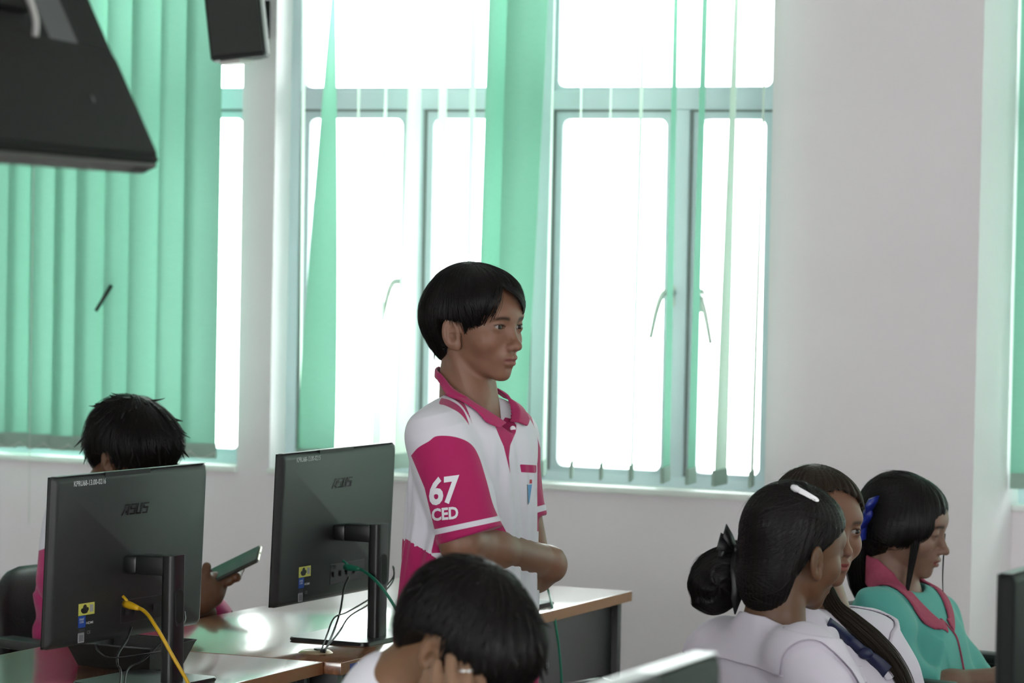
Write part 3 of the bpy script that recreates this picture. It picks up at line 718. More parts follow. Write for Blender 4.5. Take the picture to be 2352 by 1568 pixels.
def loft(p, a, b, side, st, pw=2.0, cap=0.02, smooth=True):
    """tube from a to b; st rows: t, half-width along side, half-depth, offset side, offset depth"""
    a = np.asarray(a, float); b = np.asarray(b, float); ax = b - a; L = np.linalg.norm(ax); ax /= L
    s = np.asarray(side, float); s = s - ax * (s @ ax); s /= np.linalg.norm(s); n = np.cross(ax, s)
    q = p - a; t = q @ ax / L; st = np.asarray(st, float); tc = np.clip(t, st[0, 0], st[-1, 0])
    if len(st) > 2 and smooth:
        tt_ = np.linspace(st[0, 0], st[-1, 0], 121); rows = [tt_]
        for j in range(1, st.shape[1]):
            y_ = np.interp(tt_, st[:, 0], st[:, j]); ker = np.hanning(15)[1:-1]; ker /= ker.sum()
            rows.append(np.convolve(np.pad(y_, 6, mode='reflect', reflect_type='odd'), ker, 'valid'))
        st = np.stack(rows, 1)
    w, d = np.interp(tc, st[:, 0], st[:, 1]), np.interp(tc, st[:, 0], st[:, 2])
    os_, od = (np.interp(tc, st[:, 0], st[:, 3]), np.interp(tc, st[:, 0], st[:, 4])) if st.shape[1] > 3 else (0, 0)
    u = (q @ s - os_) / w; v = (q @ n - od) / d
    r = (np.abs(u) ** pw + np.abs(v) ** pw) ** (1 / pw)
    dd = (r - 1) * np.minimum(w, d)
    e = np.maximum(st[0, 0] - t, t - st[-1, 0]) * L
    return smax(dd, e, cap)
def basis(yaw, pitch=0.0, roll=0.0):
    """head/torso frame -> columns (right hand, forward, up) in view axes (r, d, z); yaw 0 faces the camera, + turns to image right"""
    f = np.array([sin(yaw), -cos(yaw), 0.0]); r = np.array([-cos(yaw), -sin(yaw), 0.0]); u = np.array([0, 0, 1.0])
    f, u = f * cos(pitch) - u * sin(pitch), u * cos(pitch) + f * sin(pitch)      # + pitch looks down
    r, u = r * cos(roll) + u * sin(roll), u * cos(roll) - r * sin(roll)
    return np.stack([r, f, u], 1)
def rotm(ax, deg):
    return np.array(Matrix.Rotation(radians(deg), 3, ax))
_E = [(0, 1), (2, 3), (4, 5), (6, 7), (0, 2), (1, 3), (4, 6), (5, 7), (0, 4), (1, 5), (2, 6), (3, 7)]
def polygonise(f, lo, hi, h, blk=8, margin=1.35, newton=2):
    lo = np.asarray(lo, float); hi = np.asarray(hi, float)
    nb = np.ceil((hi - lo) / (h * blk)).astype(int)
    I = np.stack(np.meshgrid(*[np.arange(n) for n in nb], indexing='ij'), -1).reshape(-1, 3)
    c = lo + (I + 0.5) * blk * h
    d = f(c); act = I[np.abs(d) < 0.5 * blk * h * 1.733 * margin + h]
    g = np.arange(blk + 1)
    G = np.stack(np.meshgrid(g, g, g, indexing='ij'), -1).reshape(-1, 3)
    NN = nb * blk + 2
    keys, pos, edges = [], [], []
    o8 = np.array([(i, j, k) for i in (0, 1) for j in (0, 1) for k in (0, 1)])
    CH = max(1, 220000 // len(G))
    for s in range(0, len(act), CH):
        a = act[s:s + CH]; idx = (a[:, None, :] * blk + G[None]); P = lo + idx * h
        v = f(P.reshape(-1, 3)).reshape(len(a), blk + 1, blk + 1, blk + 1)
        ins = v < 0
        cv = np.stack([v[:, i:i + blk, j:j + blk, k:k + blk] for i, j, k in o8], -1)
        cr = (cv < 0).any(-1) & ~(cv < 0).all(-1)
        w = np.argwhere(cr)
        if len(w) == 0: continue
        vals = cv[cr]; gi = a[w[:, 0]] * blk + w[:, 1:]
        acc = np.zeros((len(w), 3)); cnt = np.zeros(len(w))
        for e0, e1 in _E:
            x, y = vals[:, e0], vals[:, e1]; m = (x < 0) != (y < 0)
            t = np.where(m, x / np.where(m, x - y, 1), 0); q = o8[e0] + t[:, None] * (o8[e1] - o8[e0])
            acc += q * m[:, None]; cnt += m
        keys.append((gi[:, 0] * NN[1] + gi[:, 1]) * NN[2] + gi[:, 2]); pos.append(lo + (gi + acc / cnt[:, None]) * h)
        for ax in range(3):
            sl = [slice(None), slice(0, blk), slice(0, blk), slice(0, blk)]; s2 = list(sl); s2[ax + 1] = slice(1, blk + 1)
            A, B = ins[tuple(sl)], ins[tuple(s2)]
            w2 = np.argwhere(A != B)
            if len(w2): edges.append(np.concatenate([a[w2[:, 0]] * blk + w2[:, 1:], np.full((len(w2), 1), ax), A[A != B].astype(int)[:, None]], 1))
    K = np.concatenate(keys); V = np.concatenate(pos); o = np.argsort(K); K = K[o]; V = V[o]
    E = np.concatenate(edges); Q = []
    for ax in range(3):
        e = E[E[:, 3] == ax]; b1, b2 = [(1, 2), (2, 0), (0, 1)][ax]
        ids = []
        for s1, s2 in ((0, 0), (1, 0), (1, 1), (0, 1)):
            c = e[:, :3].copy(); c[:, b1] -= s1; c[:, b2] -= s2
            k = (c[:, 0] * NN[1] + c[:, 1]) * NN[2] + c[:, 2]
            j = np.clip(np.searchsorted(K, k), 0, len(K) - 1); ids.append(np.where(K[j] == k, j, -1))
        q = np.stack(ids, 1); fl = e[:, 4] == 1; q[~fl] = q[~fl][:, ::-1]; Q.append(q[(q >= 0).all(1)])
    Q = np.concatenate(Q)
    ep = h * 0.35
    for _ in range(newton):
        d = f(V); g = np.stack([f(V + np.eye(3)[i] * ep) - d for i in range(3)], 1) / ep
        V = V - np.clip(d / np.maximum((g * g).sum(1), 0.25), -h, h)[:, None] * g
    return V, Q
def grad(f, V, ep=0.001):
    g = np.stack([f(V + np.eye(3)[i] * ep) - f(V - np.eye(3)[i] * ep) for i in range(3)], 1)
    return g / (np.linalg.norm(g, axis=1)[:, None] + 1e-9)
def union(groups, k=0.012):
    """groups: (fn, lo, hi); outside its inflated box a group only counts by box distance"""
    def f(p):
        out = np.full(len(p), 1.0)
        for fn, lo, hi in groups:
            q = np.maximum(np.maximum(np.asarray(lo) - p, p - np.asarray(hi)), 0); bd = np.linalg.norm(q, axis=1)
            m = bd < 0.03; d = bd + 0.01
            if m.any(): d[m] = fn(p[m])
            out = smin(out, d, k)
        return out
    return f
def np_mesh(name, V, Q, m, parent=None, col=None, attrs=None, smooth=True):
    me = bpy.data.meshes.new(name)
    me.vertices.add(len(V)); me.vertices.foreach_set('co', np.asarray(V, np.float32).ravel())
    Q = np.asarray(Q); n, k = Q.shape
    me.loops.add(n * k); me.polygons.add(n)
    me.loops.foreach_set('vertex_index', Q.astype(np.int32).ravel())
    me.polygons.foreach_set('loop_start', np.arange(0, n * k, k, dtype=np.int32))
    me.update(calc_edges=True); me.validate()
    if smooth: me.polygons.foreach_set('use_smooth', np.ones(n, bool))
    if m is not None: me.materials.append(m)
    if col is not None:
        a = me.color_attributes.new('Col', 'FLOAT_COLOR', 'POINT'); c = np.ones((len(V), 4), np.float32); c[:, :3] = col; a.data.foreach_set('color', c.ravel())
    for nm, v in (attrs or {}).items():
        a = me.attributes.new(nm, 'FLOAT', 'POINT'); a.data.foreach_set('value', np.asarray(v, np.float32))
    return link(bpy.data.objects.new(name, me), parent)
def poly_sd(x, y, poly):
    """signed distance (positive inside) to a polygon in pixel space"""
    P = np.asarray(poly, float); n = len(P); d = np.full(len(x), 1e9); ins = np.zeros(len(x), bool)
    for i in range(n):
        a, b = P[i], P[(i + 1) % n]; e = b - a; wx, wy = x - a[0], y - a[1]
        t = np.clip((wx * e[0] + wy * e[1]) / (e @ e + 1e-12), 0, 1)
        d = np.minimum(d, (wx - e[0] * t) ** 2 + (wy - e[1] * t) ** 2)
        c = ((a[1] > y) != (b[1] > y)) & (x < (b[0] - a[0]) * (y - a[1]) / (b[1] - a[1] + 1e-12) + a[0]); ins ^= c
    return np.where(ins, 1, -1) * np.sqrt(d)
def wave_noise(p, seed=0, f=10.0, n=5):
    r = np.random.default_rng(seed); o = np.zeros(len(p))
    for i in range(n):
        k = r.normal(size=3) * f; o += np.sin(p @ k + r.uniform(0, 6.28)) / n
    return o

class Figure:
    """local modelling space = view axes (r, d, z) around a reference point fixed by a pixel and a depth"""
    def __init__(self, name, label, px, py, D, group=None):
        self.O = ond(px, py, D); self.D = D
        self.root = thing(name, label, 'person', (self.O[0], self.O[1], 0.0))
        self.B = np.stack([RV, DV, ZV], 1)
    def P(self, px, py, dd=0.0):
        return (ond(px, py, self.D + dd) - self.O) @ self.B
    def world(self, V): return np.asarray(V) @ self.B.T + self.O
    def obj(self, V): return np.asarray(V) @ self.B.T + np.array([0, 0, self.O[2]])
    def pix(self, V): return pix(self.world(V))
    def add(self, name, V, Q, m, parent=None, **kw):
        return np_mesh(name, self.obj(V), Q, m, parent or self.root, **kw)
    def sdf(self, name, f, lo, hi, h, m, parent=None, colf=None, attrf=None, **kw):
        V, Q = polygonise(f, lo, hi, h, **kw)
        return self.add(name, V, Q, m, parent, col=colf(V) if colf else None, attrs=attrf(V) if attrf else None)
    def tube(self, name, path, rad, m, parent=None, nseg=8):
        V, Fc = tube_geo(np.asarray(path), rad, nseg); return mesh_obj(name, self.obj(V), Fc, m, parent or self.root, smooth=True)

# ------------------------------------------------------------------ head (frame: x right hand, y forward, z up, origin between the ears at eye level)
def head_field(p, eye_open=1.0, fem=1.0, jaw=1.0):
    x = np.abs(p[:, 0]); q = p.copy(); q[:, 0] = x
    d = ell(p, (0, -.010, .036), (.072, .091, .072))
    d = smin(d, ell(p, (0, .026, .010), (.064, .066, .080)), .03)                       # forehead / face mass
    d = smin(d, ell(p, (0, .031, -.046), (.050 * jaw, .051, .055)), .03)                 # mid face
    d = smin(d, cone(q, (.037 * jaw, .008, -.056), (.010, .064, -.092), .014, .013), .022)      # jaw line
    d = smin(d, ell(p, (0, .073, -.096), (.014, .013, .012)), .018)                      # chin
    d = smin(d, ell(q, (.041, .056, -.030), (.022, .024, .024)), .02)                    # cheeks
    d = smin(d, ell(p, (0, .080, .026), (.045, .012, .02)), .02)                         # brow
    d = smin(d, ell(p, (0, .0725, -.062), (.028, .0240, .023)), .018)                      # muzzle
    d = smax(d, -ell(q, (.034, .099, .001), (.020, .012, .012)), .012)                   # eye hollows
    d = smin(d, ell(q, (.0325, .0745, .000), (.0160, .0160, .0140)), .005)               # lids
    d = smin(d, cone(q, (.022, .0845, .019), (.046, .074, .017), .0035, .003), .007)     # brow hair ridge
    d = smin(d, cone(p, (0, .084, .004), (0, .1045, -.032), .0060, .0075), .011)         # nose bridge
    d = smin(d, ell(p, (0, .1070, -.0380), (.0098, .0100, .0085)), .009)                 # tip
    d = smin(d, ell(q, (.0105, .0955, -.0410), (.0068, .0092, .0070)), .007)             # wings
    d = smax(d, -ell(q, (.0068, .103, -.0475), (.0034, .0055, .003)), .002)              # nostrils
    d = smin(d, ell(p, (0, .0925, -.0618), (.0165, .0068, .0055)), .0050)                # upper lip
    d = smin(d, ell(q, (.007, .0950, -.0605), (.008, .0050, .0045)), .005)
    d = smin(d, ell(p, (0, .0922, -.0732), (.0145, .0070, .0060)), .0050)                # lower lip
    zl = -.0675 + .0016 * (x / .02) ** 2
    d = smax(d, -(np.sqrt(((x) / .0195) ** 2 + ((p[:, 1] - .0995) / .009) ** 2 + ((p[:, 2] - zl) / .0013) ** 2) - 1) * .0013, .0016)
    d = smax(d, -ell(p, (0, .0945, -.0840), (.014, .005, .004)), .006)                    # under the lip
    d = smax(d, -ell(p, (0, .1065, -.0535), (.0028, .005, .005)), .004)                  # philtrum
    lo = (.0049) * eye_open
    if eye_open > 0.2:
        al = np.sqrt(((q[:, 0] - .0325) / .0142) ** 2 + ((q[:, 2] - .0005 - .05 * (q[:, 0] - .0325)) / lo) ** 2 + ((q[:, 1] - .090) / .013) ** 2) - 1
        d = smax(d, -al * lo, .0012)
    else:
        d = smax(d, -ell(q, (.0325, .0915, -.004), (.014, .006, .0011)), .0014)
    return d
def ear_field(p, side, flare=20, wide=1.0):
    """ear on side +1/-1: outer rim, inner fold, bowl, tragus and lobe"""
    q = p - np.array([side * .0725, -.006, -.018]); q = q * np.array([side, 1, 1])
    q = q @ (rotm('Z', flare) @ rotm('X', 12)) / np.array([1.0, wide, 1.0])
    d = ell(q, (.004, 0, 0), (.0070, .0195, .0320))
    d = smin(d, ell(q, (.003, .007, -.025), (.0058, .0095, .0115)), .006)
    d = smax(d, -ell(q, (.0135, .0005, .0025), (.0095, .0145, .0250)), .0025)
    d = smin(d, cone(q, (.0045, -.0055, .012), (.0065, -.0065, -.010), .0030, .0036), .003)
    d = smin(d, cone(q, (.0045, -.0055, .012), (.0045, .0055, .017), .0030, .0024), .003)
    d = smin(d, cone(q, (.0045, -.0060, .004), (.0030, .0100, .003), .0024, .0030), .003)
    d = smax(d, -ell(q, (.0095, .0035, -.0065), (.0075, .0070, .0080)), .0025)
    d = smin(d, ell(q, (.0055, .0125, -.0070), (.0045, .0045, .0060)), .003)
    return d
EYE_C = (.0325, .0745, 0.0); EYE_R = .0142
M_eye = mat('eye', (1, 1, 1), rough=0.18, spec=0.35, attr='Col')
def eyeball(fig, parent, c, B, gaze=(0, 1, 0)):
    n, k = 22, 28; V, Q = [], []
    g = np.asarray(gaze, float); g /= np.linalg.norm(g); a = np.cross(g, [0, 0, 1.0]); a /= np.linalg.norm(a); b = np.cross(a, g)
    ang = np.concatenate([np.linspace(0, 45, 15), np.linspace(55, 180, 8)])
    cols = []
    for i, t in enumerate(ang):
        for j in range(k):
            u = 2 * pi * j / k; d_ = g * cos(radians(t)) + (a * cos(u) + b * sin(u)) * sin(radians(t))
            bulge = 1 + .03 * math.exp(-(t / 22) ** 2)
            V.append(d_ * .0137 * bulge)
            cols.append((.003, .003, .003) if t < 15 else (.012, .007, .005) if t < 33 else (.006, .004, .004) if t < 36 else (.26, .23, .22))
    for i in range(len(ang) - 1):
        for j in range(k): Q.append((i * k + j, i * k + (j + 1) % k, (i + 1) * k + (j + 1) % k, (i + 1) * k + j))
    V = np.array(V) @ B.T + c
    return fig.add('eye', V, Q, M_eye, parent, col=np.array(cols))
def skin_col(base, L, lips=(.30, .09, .08), brow=(.015, .011, .009), lash=True, lip_amt=.75, eye_open=1.0):
    """natural skin tones in head space (lips, brows, lash line)"""
    base = np.asarray(base, float); c = np.tile(base, (len(L), 1)); x = np.abs(L[:, 0]); y, z = L[:, 1], L[:, 2]
    def mixin(w, col):
        nonlocal c
        c = c * (1 - w[:, None]) + np.asarray(col) * w[:, None]
    fr = np.clip((y - .03) / .04, 0, 1)
    mixin(np.exp(-(((x - .040) / .02) ** 2 + ((z + .034) / .02) ** 2)) * .18 * fr, base * np.array([1.25, .85, .8]))
    zl = -.0675 + .0016 * (x / .02) ** 2
    hw = .0082 * np.sqrt(np.clip(1 - (x / .0205) ** 2, 0, 1)) + 1e-5
    w = np.clip((1 - np.abs(z - zl + .0004) / hw) * 2.2, 0, 1) * (y > .075); mixin(w * lip_amt, lips)
    mixin(np.exp(-((z - zl) / .0011) ** 2) * (x < .020) * (y > .08) * .65, (.035, .012, .010))
    bz = .0185 - .0022 * ((x - .030) / .016) ** 2
    w = np.exp(-((z - bz) / .0036) ** 2) * np.clip((x - .011) / .006, 0, 1) * np.clip((.053 - x) / .01, 0, 1) * (y > .05); mixin(np.clip(w * .95, 0, 1), brow)
    if lash:
        lo = .0049 * max(eye_open, .0)
        if eye_open > .2:
            e = np.clip(1 - ((x - .0325) / .0150) ** 2, 0, 1); up = .0005 + .05 * (x - .0325) + lo * np.sqrt(e)
            w = np.exp(-((z - up - .0008) / .0017) ** 2) * (e > 0) * (y > .07); mixin(w * .95, (.008, .006, .006))
            lw = .0005 - lo * np.sqrt(e); w = np.exp(-((z - lw) / .0008) ** 2) * (e > 0) * (y > .07); mixin(w * .35, (.06, .03, .02))
        else:
            w = np.exp(-((z + .0042) / .0015) ** 2) * np.clip(1 - ((x - .0325) / .0165) ** 4, 0, 1) * (y > .07); mixin(w, (.008, .006, .006))
    return c
# hair strands lying on an implicit shell
M_hair = mat('black_hair', (.0055, .0045, .0045), rough=.40, spec=.2)
M_hair_br = mat('dark_brown_hair', (.020, .012, .008), rough=.45, spec=.2)
def strands(fig, name, f, seeds, dirf, m, parent, length=(.06, .12), step=.007, rad=.0007, lift=.0012, stop=None, seed=0, to=None, wob=.12, inside=0.001, clump=.25):
    """grow tapered strands over the shell f; dirf(p) gives the combing direction, to() maps head space to figure space"""
    rng = np.random.default_rng(seed); P = seeds.copy(); n = len(P)
    nst = int(max(length) / step); L = rng.uniform(length[0], length[1], n)
    cl = np.stack([wave_noise(P, seed * 3 + i, 70, 4) for i in range(3)], 1) * clump
    wv_ = rng.normal(size=(n, 3)) * wob + cl; off = rng.uniform(-inside, lift, n)
    path = [P.copy()]; alive = np.ones(n, bool); lastd = None
    for s in range(nst):
        g = grad(f, P); d = dirf(P) + wv_
        d = d - g * (d * g).sum(1)[:, None]; d /= np.linalg.norm(d, axis=1)[:, None] + 1e-9
        if lastd is not None: d = .55 * d + .45 * lastd; d /= np.linalg.norm(d, axis=1)[:, None] + 1e-9
        lastd = d
        Pn = P + d * step; v = f(Pn); Pn = Pn - grad(f, Pn) * np.clip(v - off * (.25 + .75 * min(1.0, s / (nst * .6))), -.006, .006)[:, None]
        alive &= (s * step < L)
        if stop is not None: alive &= ~stop(Pn, rng)
        P = np.where(alive[:, None], Pn, P); path.append(P.copy())
    path = np.stack(path, 1)                                   # n, k, 3
    k = path.shape[1]
    T = np.gradient(path, axis=1); T /= np.linalg.norm(T, axis=2)[..., None] + 1e-9
    up = grad(f, path.reshape(-1, 3)).reshape(path.shape); S_ = np.cross(T, up); S_ /= np.linalg.norm(S_, axis=2)[..., None] + 1e-9
    moved = np.linalg.norm(np.diff(path, axis=1), axis=2).cumsum(1); tot = moved[:, -1:]
    fr = np.concatenate([np.zeros((n, 1)), moved], 1) / (tot + 1e-9)
    r = rad * np.sqrt(np.clip(1.02 - fr, 0, 1)) * np.clip(.35 + fr * 4, 0, 1) * rng.uniform(.7, 1.3, n)[:, None]
    ok = tot[:, 0] > .012
    path, S_, up, r = path[ok], S_[ok], up[ok], r[ok]; n = len(path)
    A = path - S_ * r[..., None]; B = path + up * (r * .8)[..., None]; C = path + S_ * r[..., None]
    V = np.stack([A, B, C], 2).reshape(-1, 3)
    i0 = (np.arange(n)[:, None] * k + np.arange(k - 1)[None]).ravel() * 3
    Q = np.concatenate([np.stack([i0, i0 + 1, i0 + 4, i0 + 3], 1), np.stack([i0 + 1, i0 + 2, i0 + 5, i0 + 4], 1)])
    if to is not None: V = to(V)
    o = fig.add(name, V, Q, m, parent); o['kind'] = 'stuff'; return o
def sample_surface(V, Q, n, rng, w=None):
    a = V[Q]; ar = np.linalg.norm(np.cross(a[:, 2] - a[:, 0], a[:, 3] - a[:, 1]), axis=1)
    if w is not None: ar = ar * w(a.mean(1))
    i = rng.choice(len(Q), n, p=ar / ar.sum()); u, v = rng.random((2, n))
    q = a[i]; return (q[:, 0] * ((1 - u) * (1 - v))[:, None] + q[:, 1] * (u * (1 - v))[:, None] + q[:, 2] * (u * v)[:, None] + q[:, 3] * ((1 - u) * v)[:, None])

def tufts(fig, parent, f, seeds, dirf, m, to, n_seg=6, length=(.025, .05), rad=.0045, lift=.5, seed=0, name='hair_tufts'):
    """pointed locks that break up the outline of short hair"""
    rng = np.random.default_rng(seed); VV, QQ = [], []
    g = grad(f, seeds); d = dirf(seeds); d -= g * (d * g).sum(1)[:, None]; d /= np.linalg.norm(d, axis=1)[:, None] + 1e-9
    for i in range(len(seeds)):
        L = rng.uniform(*length); dd = d[i] + rng.normal(size=3) * .25; P = [seeds[i] - g[i] * .006]
        for k in range(n_seg): P.append(P[-1] + (dd + g[i] * lift * rng.uniform(.5, 1.2) * (k / n_seg - .15)) * L / n_seg)
        v, q = tube_geo(to(np.array(P)), rad * rng.uniform(.6, 1.2) * np.linspace(1, .06, n_seg + 1) ** .8, 5, True)
        b = len(VV); VV += list(v); QQ += [tuple(a + b for a in fc) for fc in q]
    o = mesh_obj(name, fig.obj(np.array(VV)), QQ, m, parent, smooth=True); o['kind'] = 'stuff'; return o
# ------------------------------------------------------------------ standing person in the pink and white polo
def skin_mat(name): return mat(name, (.4, .25, .18), rough=.46, spec=.4, sss=.12, attr='Col', noise=.05, nscale=140, bump=.08, bscale=700)
M_skin = skin_mat('skin')
def two_tone(name, ca, cb, rough=.7, sheen=.15):
    """cloth dyed in two colours, the border stored as a signed distance on the mesh"""
    m = bpy.data.materials.new(name); m.use_nodes = True; nt = m.node_tree; b = nt.nodes['Principled BSDF']
    a = nt.nodes.new('ShaderNodeAttribute'); a.attribute_name = 'dye'
    mr = nt.nodes.new('ShaderNodeMapRange'); mr.inputs[1].default_value = -.7; mr.inputs[2].default_value = .7
    mx = nt.nodes.new('ShaderNodeMix'); mx.data_type = 'RGBA'; mx.inputs[6].default_value = (*ca, 1); mx.inputs[7].default_value = (*cb, 1)
    nt.links.new(a.outputs['Fac'], mr.inputs[0]); nt.links.new(mr.outputs[0], mx.inputs[0]); nt.links.new(mx.outputs[2], b.inputs['Base Color'])
    b.inputs['Roughness'].default_value = rough; b.inputs['Sheen Weight'].default_value = sheen; b.inputs['Specular IOR Level'].default_value = .25
    tc = nt.nodes.new('ShaderNodeTexCoord'); n2 = nt.nodes.new('ShaderNodeTexNoise'); n2.inputs['Scale'].default_value = 900
    bp = nt.nodes.new('ShaderNodeBump'); bp.inputs['Strength'].default_value = .08; bp.inputs['Distance'].default_value = .001
    nt.links.new(tc.outputs['Object'], n2.inputs['Vector']); nt.links.new(n2.outputs['Fac'], bp.inputs['Height']); nt.links.new(bp.outputs[0], b.inputs['Normal'])
    return m
WHITE, PINK = (.69, .665, .74), (.40, .012, .105)
M_polo = two_tone('pink_white_jersey', WHITE, PINK)
M_pink = mat('pink_collar_knit', PINK, rough=.75, sheen=.2, bump=.15, bscale=700)
M_print = mat('white_sleeve_print', (.78, .76, .82), rough=.6)
M_trouser = mat('black_trousers', (.02, .02, .024), rough=.8)
M_shoe = mat('black_shoe', (.015, .015, .015), rough=.4)

def march(fig, f, px, py, start=-.4, n=70):
    """first hit of the surface f along the line of sight of photo pixels; returns local points"""
    d = np.stack([ray(x, y) for x, y in zip(px, py)]) @ fig.B
    o = (CP - fig.O) @ fig.B
    t = np.full(len(px), fig.D + start); dn = np.linalg.norm(d, axis=1)
    for _ in range(n):
        v = f(o + d * t[:, None]); t = t + np.clip(v, -.02, .03) * .8 / dn
    return o + d * t[:, None], d / dn[:, None]
def project_text(fig, name, s, o, ux, uy, f, m, parent, bold=0.0, off=.0012, spacing=1.0):
    V, Fc = text_geo(s, bold, spacing); bm = bmesh.new()
    vs = [bm.verts.new((a, b, 0)) for a, b in V]
    for q in Fc:
        try: bm.faces.new([vs[i] for i in q])
        except ValueError: pass
    bmesh.ops.triangulate(bm, faces=bm.faces[:]); bmesh.ops.subdivide_edges(bm, edges=bm.edges[:], cuts=2, use_grid_fill=True)
    bm.verts.index_update(); A = np.array([v.co[:2] for v in bm.verts]); T = [[v.index for v in q.verts] for q in bm.faces]; bm.free()
    px = o[0] + A[:, 0] * ux[0] + A[:, 1] * uy[0]; py = o[1] + A[:, 0] * ux[1] + A[:, 1] * uy[1]
    P, d = march(fig, f, px, py); P = P - d * off
    return mesh_obj(name, fig.obj(P), T, m, parent)
def finger(p, pts, r): return chain(p, pts, r, .004)

def legs_standing(fig, hip, feet_z, m, sep=.085, B=None):
    fs = []
    for s in (-1, 1):
        h = hip + B[:, 0] * s * sep; k = np.array([h[0], h[1], (hip[2] + feet_z) / 2 + .02]); a = np.array([h[0], h[1], feet_z + .07])
        fs.append((lambda p, h=h, k=k, a=a: chain(p, [h, k, a], [.085, .06, .05], .02), np.minimum(h, a) - .12, np.maximum(h, a) + .12))
    f = union(fs, .02)
    lo = np.minimum(hip - .25, [hip[0] - .25, hip[1] - .25, feet_z]); hi = hip + np.array([.25, .25, .12])
    fig.sdf('trousers', f, lo, hi, .012, m, newton=1)
    for s in (-1, 1):
        c = hip + B[:, 0] * s * sep; c = np.array([c[0], c[1], feet_z + .04]) + B[:, 1] * .05
        fig.sdf('shoe', lambda p, c=c: smax(ell(p, c, (.045, .125, .05), B), -(p[:, 2] - feet_z - .001), .004), c - .16, c + .16, .010, M_shoe, newton=1)

G = Figure('person', 'standing person with short black hair in a pink and white polo, arms folded', 1095, 745, 6.65)
HB = basis(radians(52), radians(2.0)); HO = np.zeros(3)
TB = basis(radians(57))
def to_head(p, HO=HO, HB=HB): return (p - HO) @ HB
SR, ER, WR = G.P(992, 988, -.14), G.P(1060, 1246, -.17), G.P(1222, 1284, .00)
SLf, EL, WL = G.P(1168, 985, .14), G.P(1229, 1316, .10), G.P(1105, 1350, -.05)
NB = G.P(1078, 925, .0)
KR = G.P(1281, 1293, .075)
def g_neck(p):
    d = cone(p, HO + HB @ np.array([0, -.028, -.045]), NB, .046, .049)
    d = smin(d, cone(p, HO + HB @ np.array([0, -.028, -.11]), NB + np.array([0, 0, -.05]), .044, .062), .03)
    for s in (1, -1):                                    # neck tendons
        d = smin(d, cone(p, HO + HB @ np.array([s * .05, -.015, -.055]), NB + TB @ np.array([s * .018, .05, -.035]), .012, .010), .02)
    return d
def g_head(p): 
    q = to_head(p); d = head_field(q, 0.82)
    for s in (1, -1): d = smin(d, ear_field(q, s, 24, 1.0), .004)
    return d
def hand_wrap(p, w, k, up, curl, n_out, side=1):
    """palm from wrist w to knuckles k; up = across the palm; fingers bend towards curl"""
    ax = k - w; L = np.linalg.norm(ax); ax = ax / L
    d = chain(p, [w, w + ax * L * .5, k], [.026, .030, .028], .02)
    for o in (-.026, -.009, .009, .026): d = smin(d, cone(p, w + ax * L * .35 + up * o * .6, k + up * o, .016, .0125), .012)
    for i, o in enumerate((-.028, -.0095, .0095, .028)):
        b = k + up * o; m1 = b + (ax * .6 + curl * .8) * .03; m2 = m1 + (curl * .9 - ax * .4) * .026; e = m2 + (curl * .3 - ax * .95) * .02
        d = smin(d, finger(p, [b, m1, m2, e], [.0118, .0108, .0098, .0085]), .005)
    t0 = w + ax * .02 + up * .022; t1 = w + ax * .055 + up * .045 - n_out * -.005; t2 = t1 + (ax * .9 + up * .1) * .032
    return smin(d, finger(p, [t0, t1, t2], [.015, .0115, .0095]), .008)
upv = np.array([-.15, 0, .99])
WR2 = G.P(1252, 1288, .055); PB = G.P(1266, 1297, .075)
def g_armR(p):
    d = chain(p, [SR + np.array([.01, 0, -.03]), SR * .5 + ER * .5, ER], [.040, .042, .041], .02)
    m_ = ER * .62 + WR2 * .38; d = smin(d, chain(p, [ER, m_, WR2], [.041, .041, .033], .02), .02)
    d = smin(d, ell(p, PB, (.034, .040, .037)), .018)                       # back of the hand closing round the other elbow
    for i, o in enumerate((.024, .008, -.008, -.024)):                      # fingers curl behind the elbow
        b = PB + np.array([.006, .018, o]); m1 = b + np.array([-.004, .030, -.003]); m2 = m1 + np.array([-.022, .016, -.004]); e = m2 + np.array([-.020, -.002, -.004])
        d = smin(d, finger(p, [b, m1, m2, e], [.0118, .0108, .0098, .0085]), .005)
    t0 = WR2 + np.array([.0, -.008, .022]); t1 = G.P(1264, 1268, .045); t2 = G.P(1284, 1272, .060)
    return smin(d, finger(p, [t0, t1, t2], [.012, .0098, .0085]), .006)
def g_armL(p):
    d = chain(p, [SLf + np.array([-.01, 0, -.03]), SLf * .5 + EL * .5, EL], [.036, .036, .036], .02)
    m_ = EL * .68 + WL * .32; d = smin(d, chain(p, [EL, m_, WL], [.038, .039, .027], .02), .02)
    KL = WL + (WL - EL) / np.linalg.norm(WL - EL) * .085
    return smin(d, hand_wrap(p, WL, KL, upv, np.array([-.2, .1, .95]), np.array([0, -1.0, 0])), .015)
def g_core(p): return ell(p, G.P(1070, 1080), (.09, .075, .13))
bx = lambda *a: (np.min(np.array(a), 0) - .075, np.max(np.array(a), 0) + .075)
g_skin = union([(g_head, HO - .14, HO + .15), (g_neck, *bx(HO, NB - np.array([0, 0, .08]))), (g_armR, *bx(SR, ER, WR2, PB + .05)), (g_armL, *bx(SLf, EL, WL, WL - .06)),
                (g_core, G.P(1085, 1060) - .2, G.P(1085, 1060) + .2)], .014)
SK = (.215, .105, .068)
def g_col(V):
    L = to_head(V); c = skin_col(SK, L, lips=(.22, .066, .062), eye_open=.82, lip_amt=.75); far = (np.linalg.norm(L - [0, .02, -.02], axis=1) > .16); c[far] = SK; return c
V, Q = polygonise(g_skin, HO + np.array([-.32, -.38, -.66]), HO + np.array([.32, .38, .13]), .0030)
g_body = G.add('body', V, Q, M_skin, col=g_col(V))
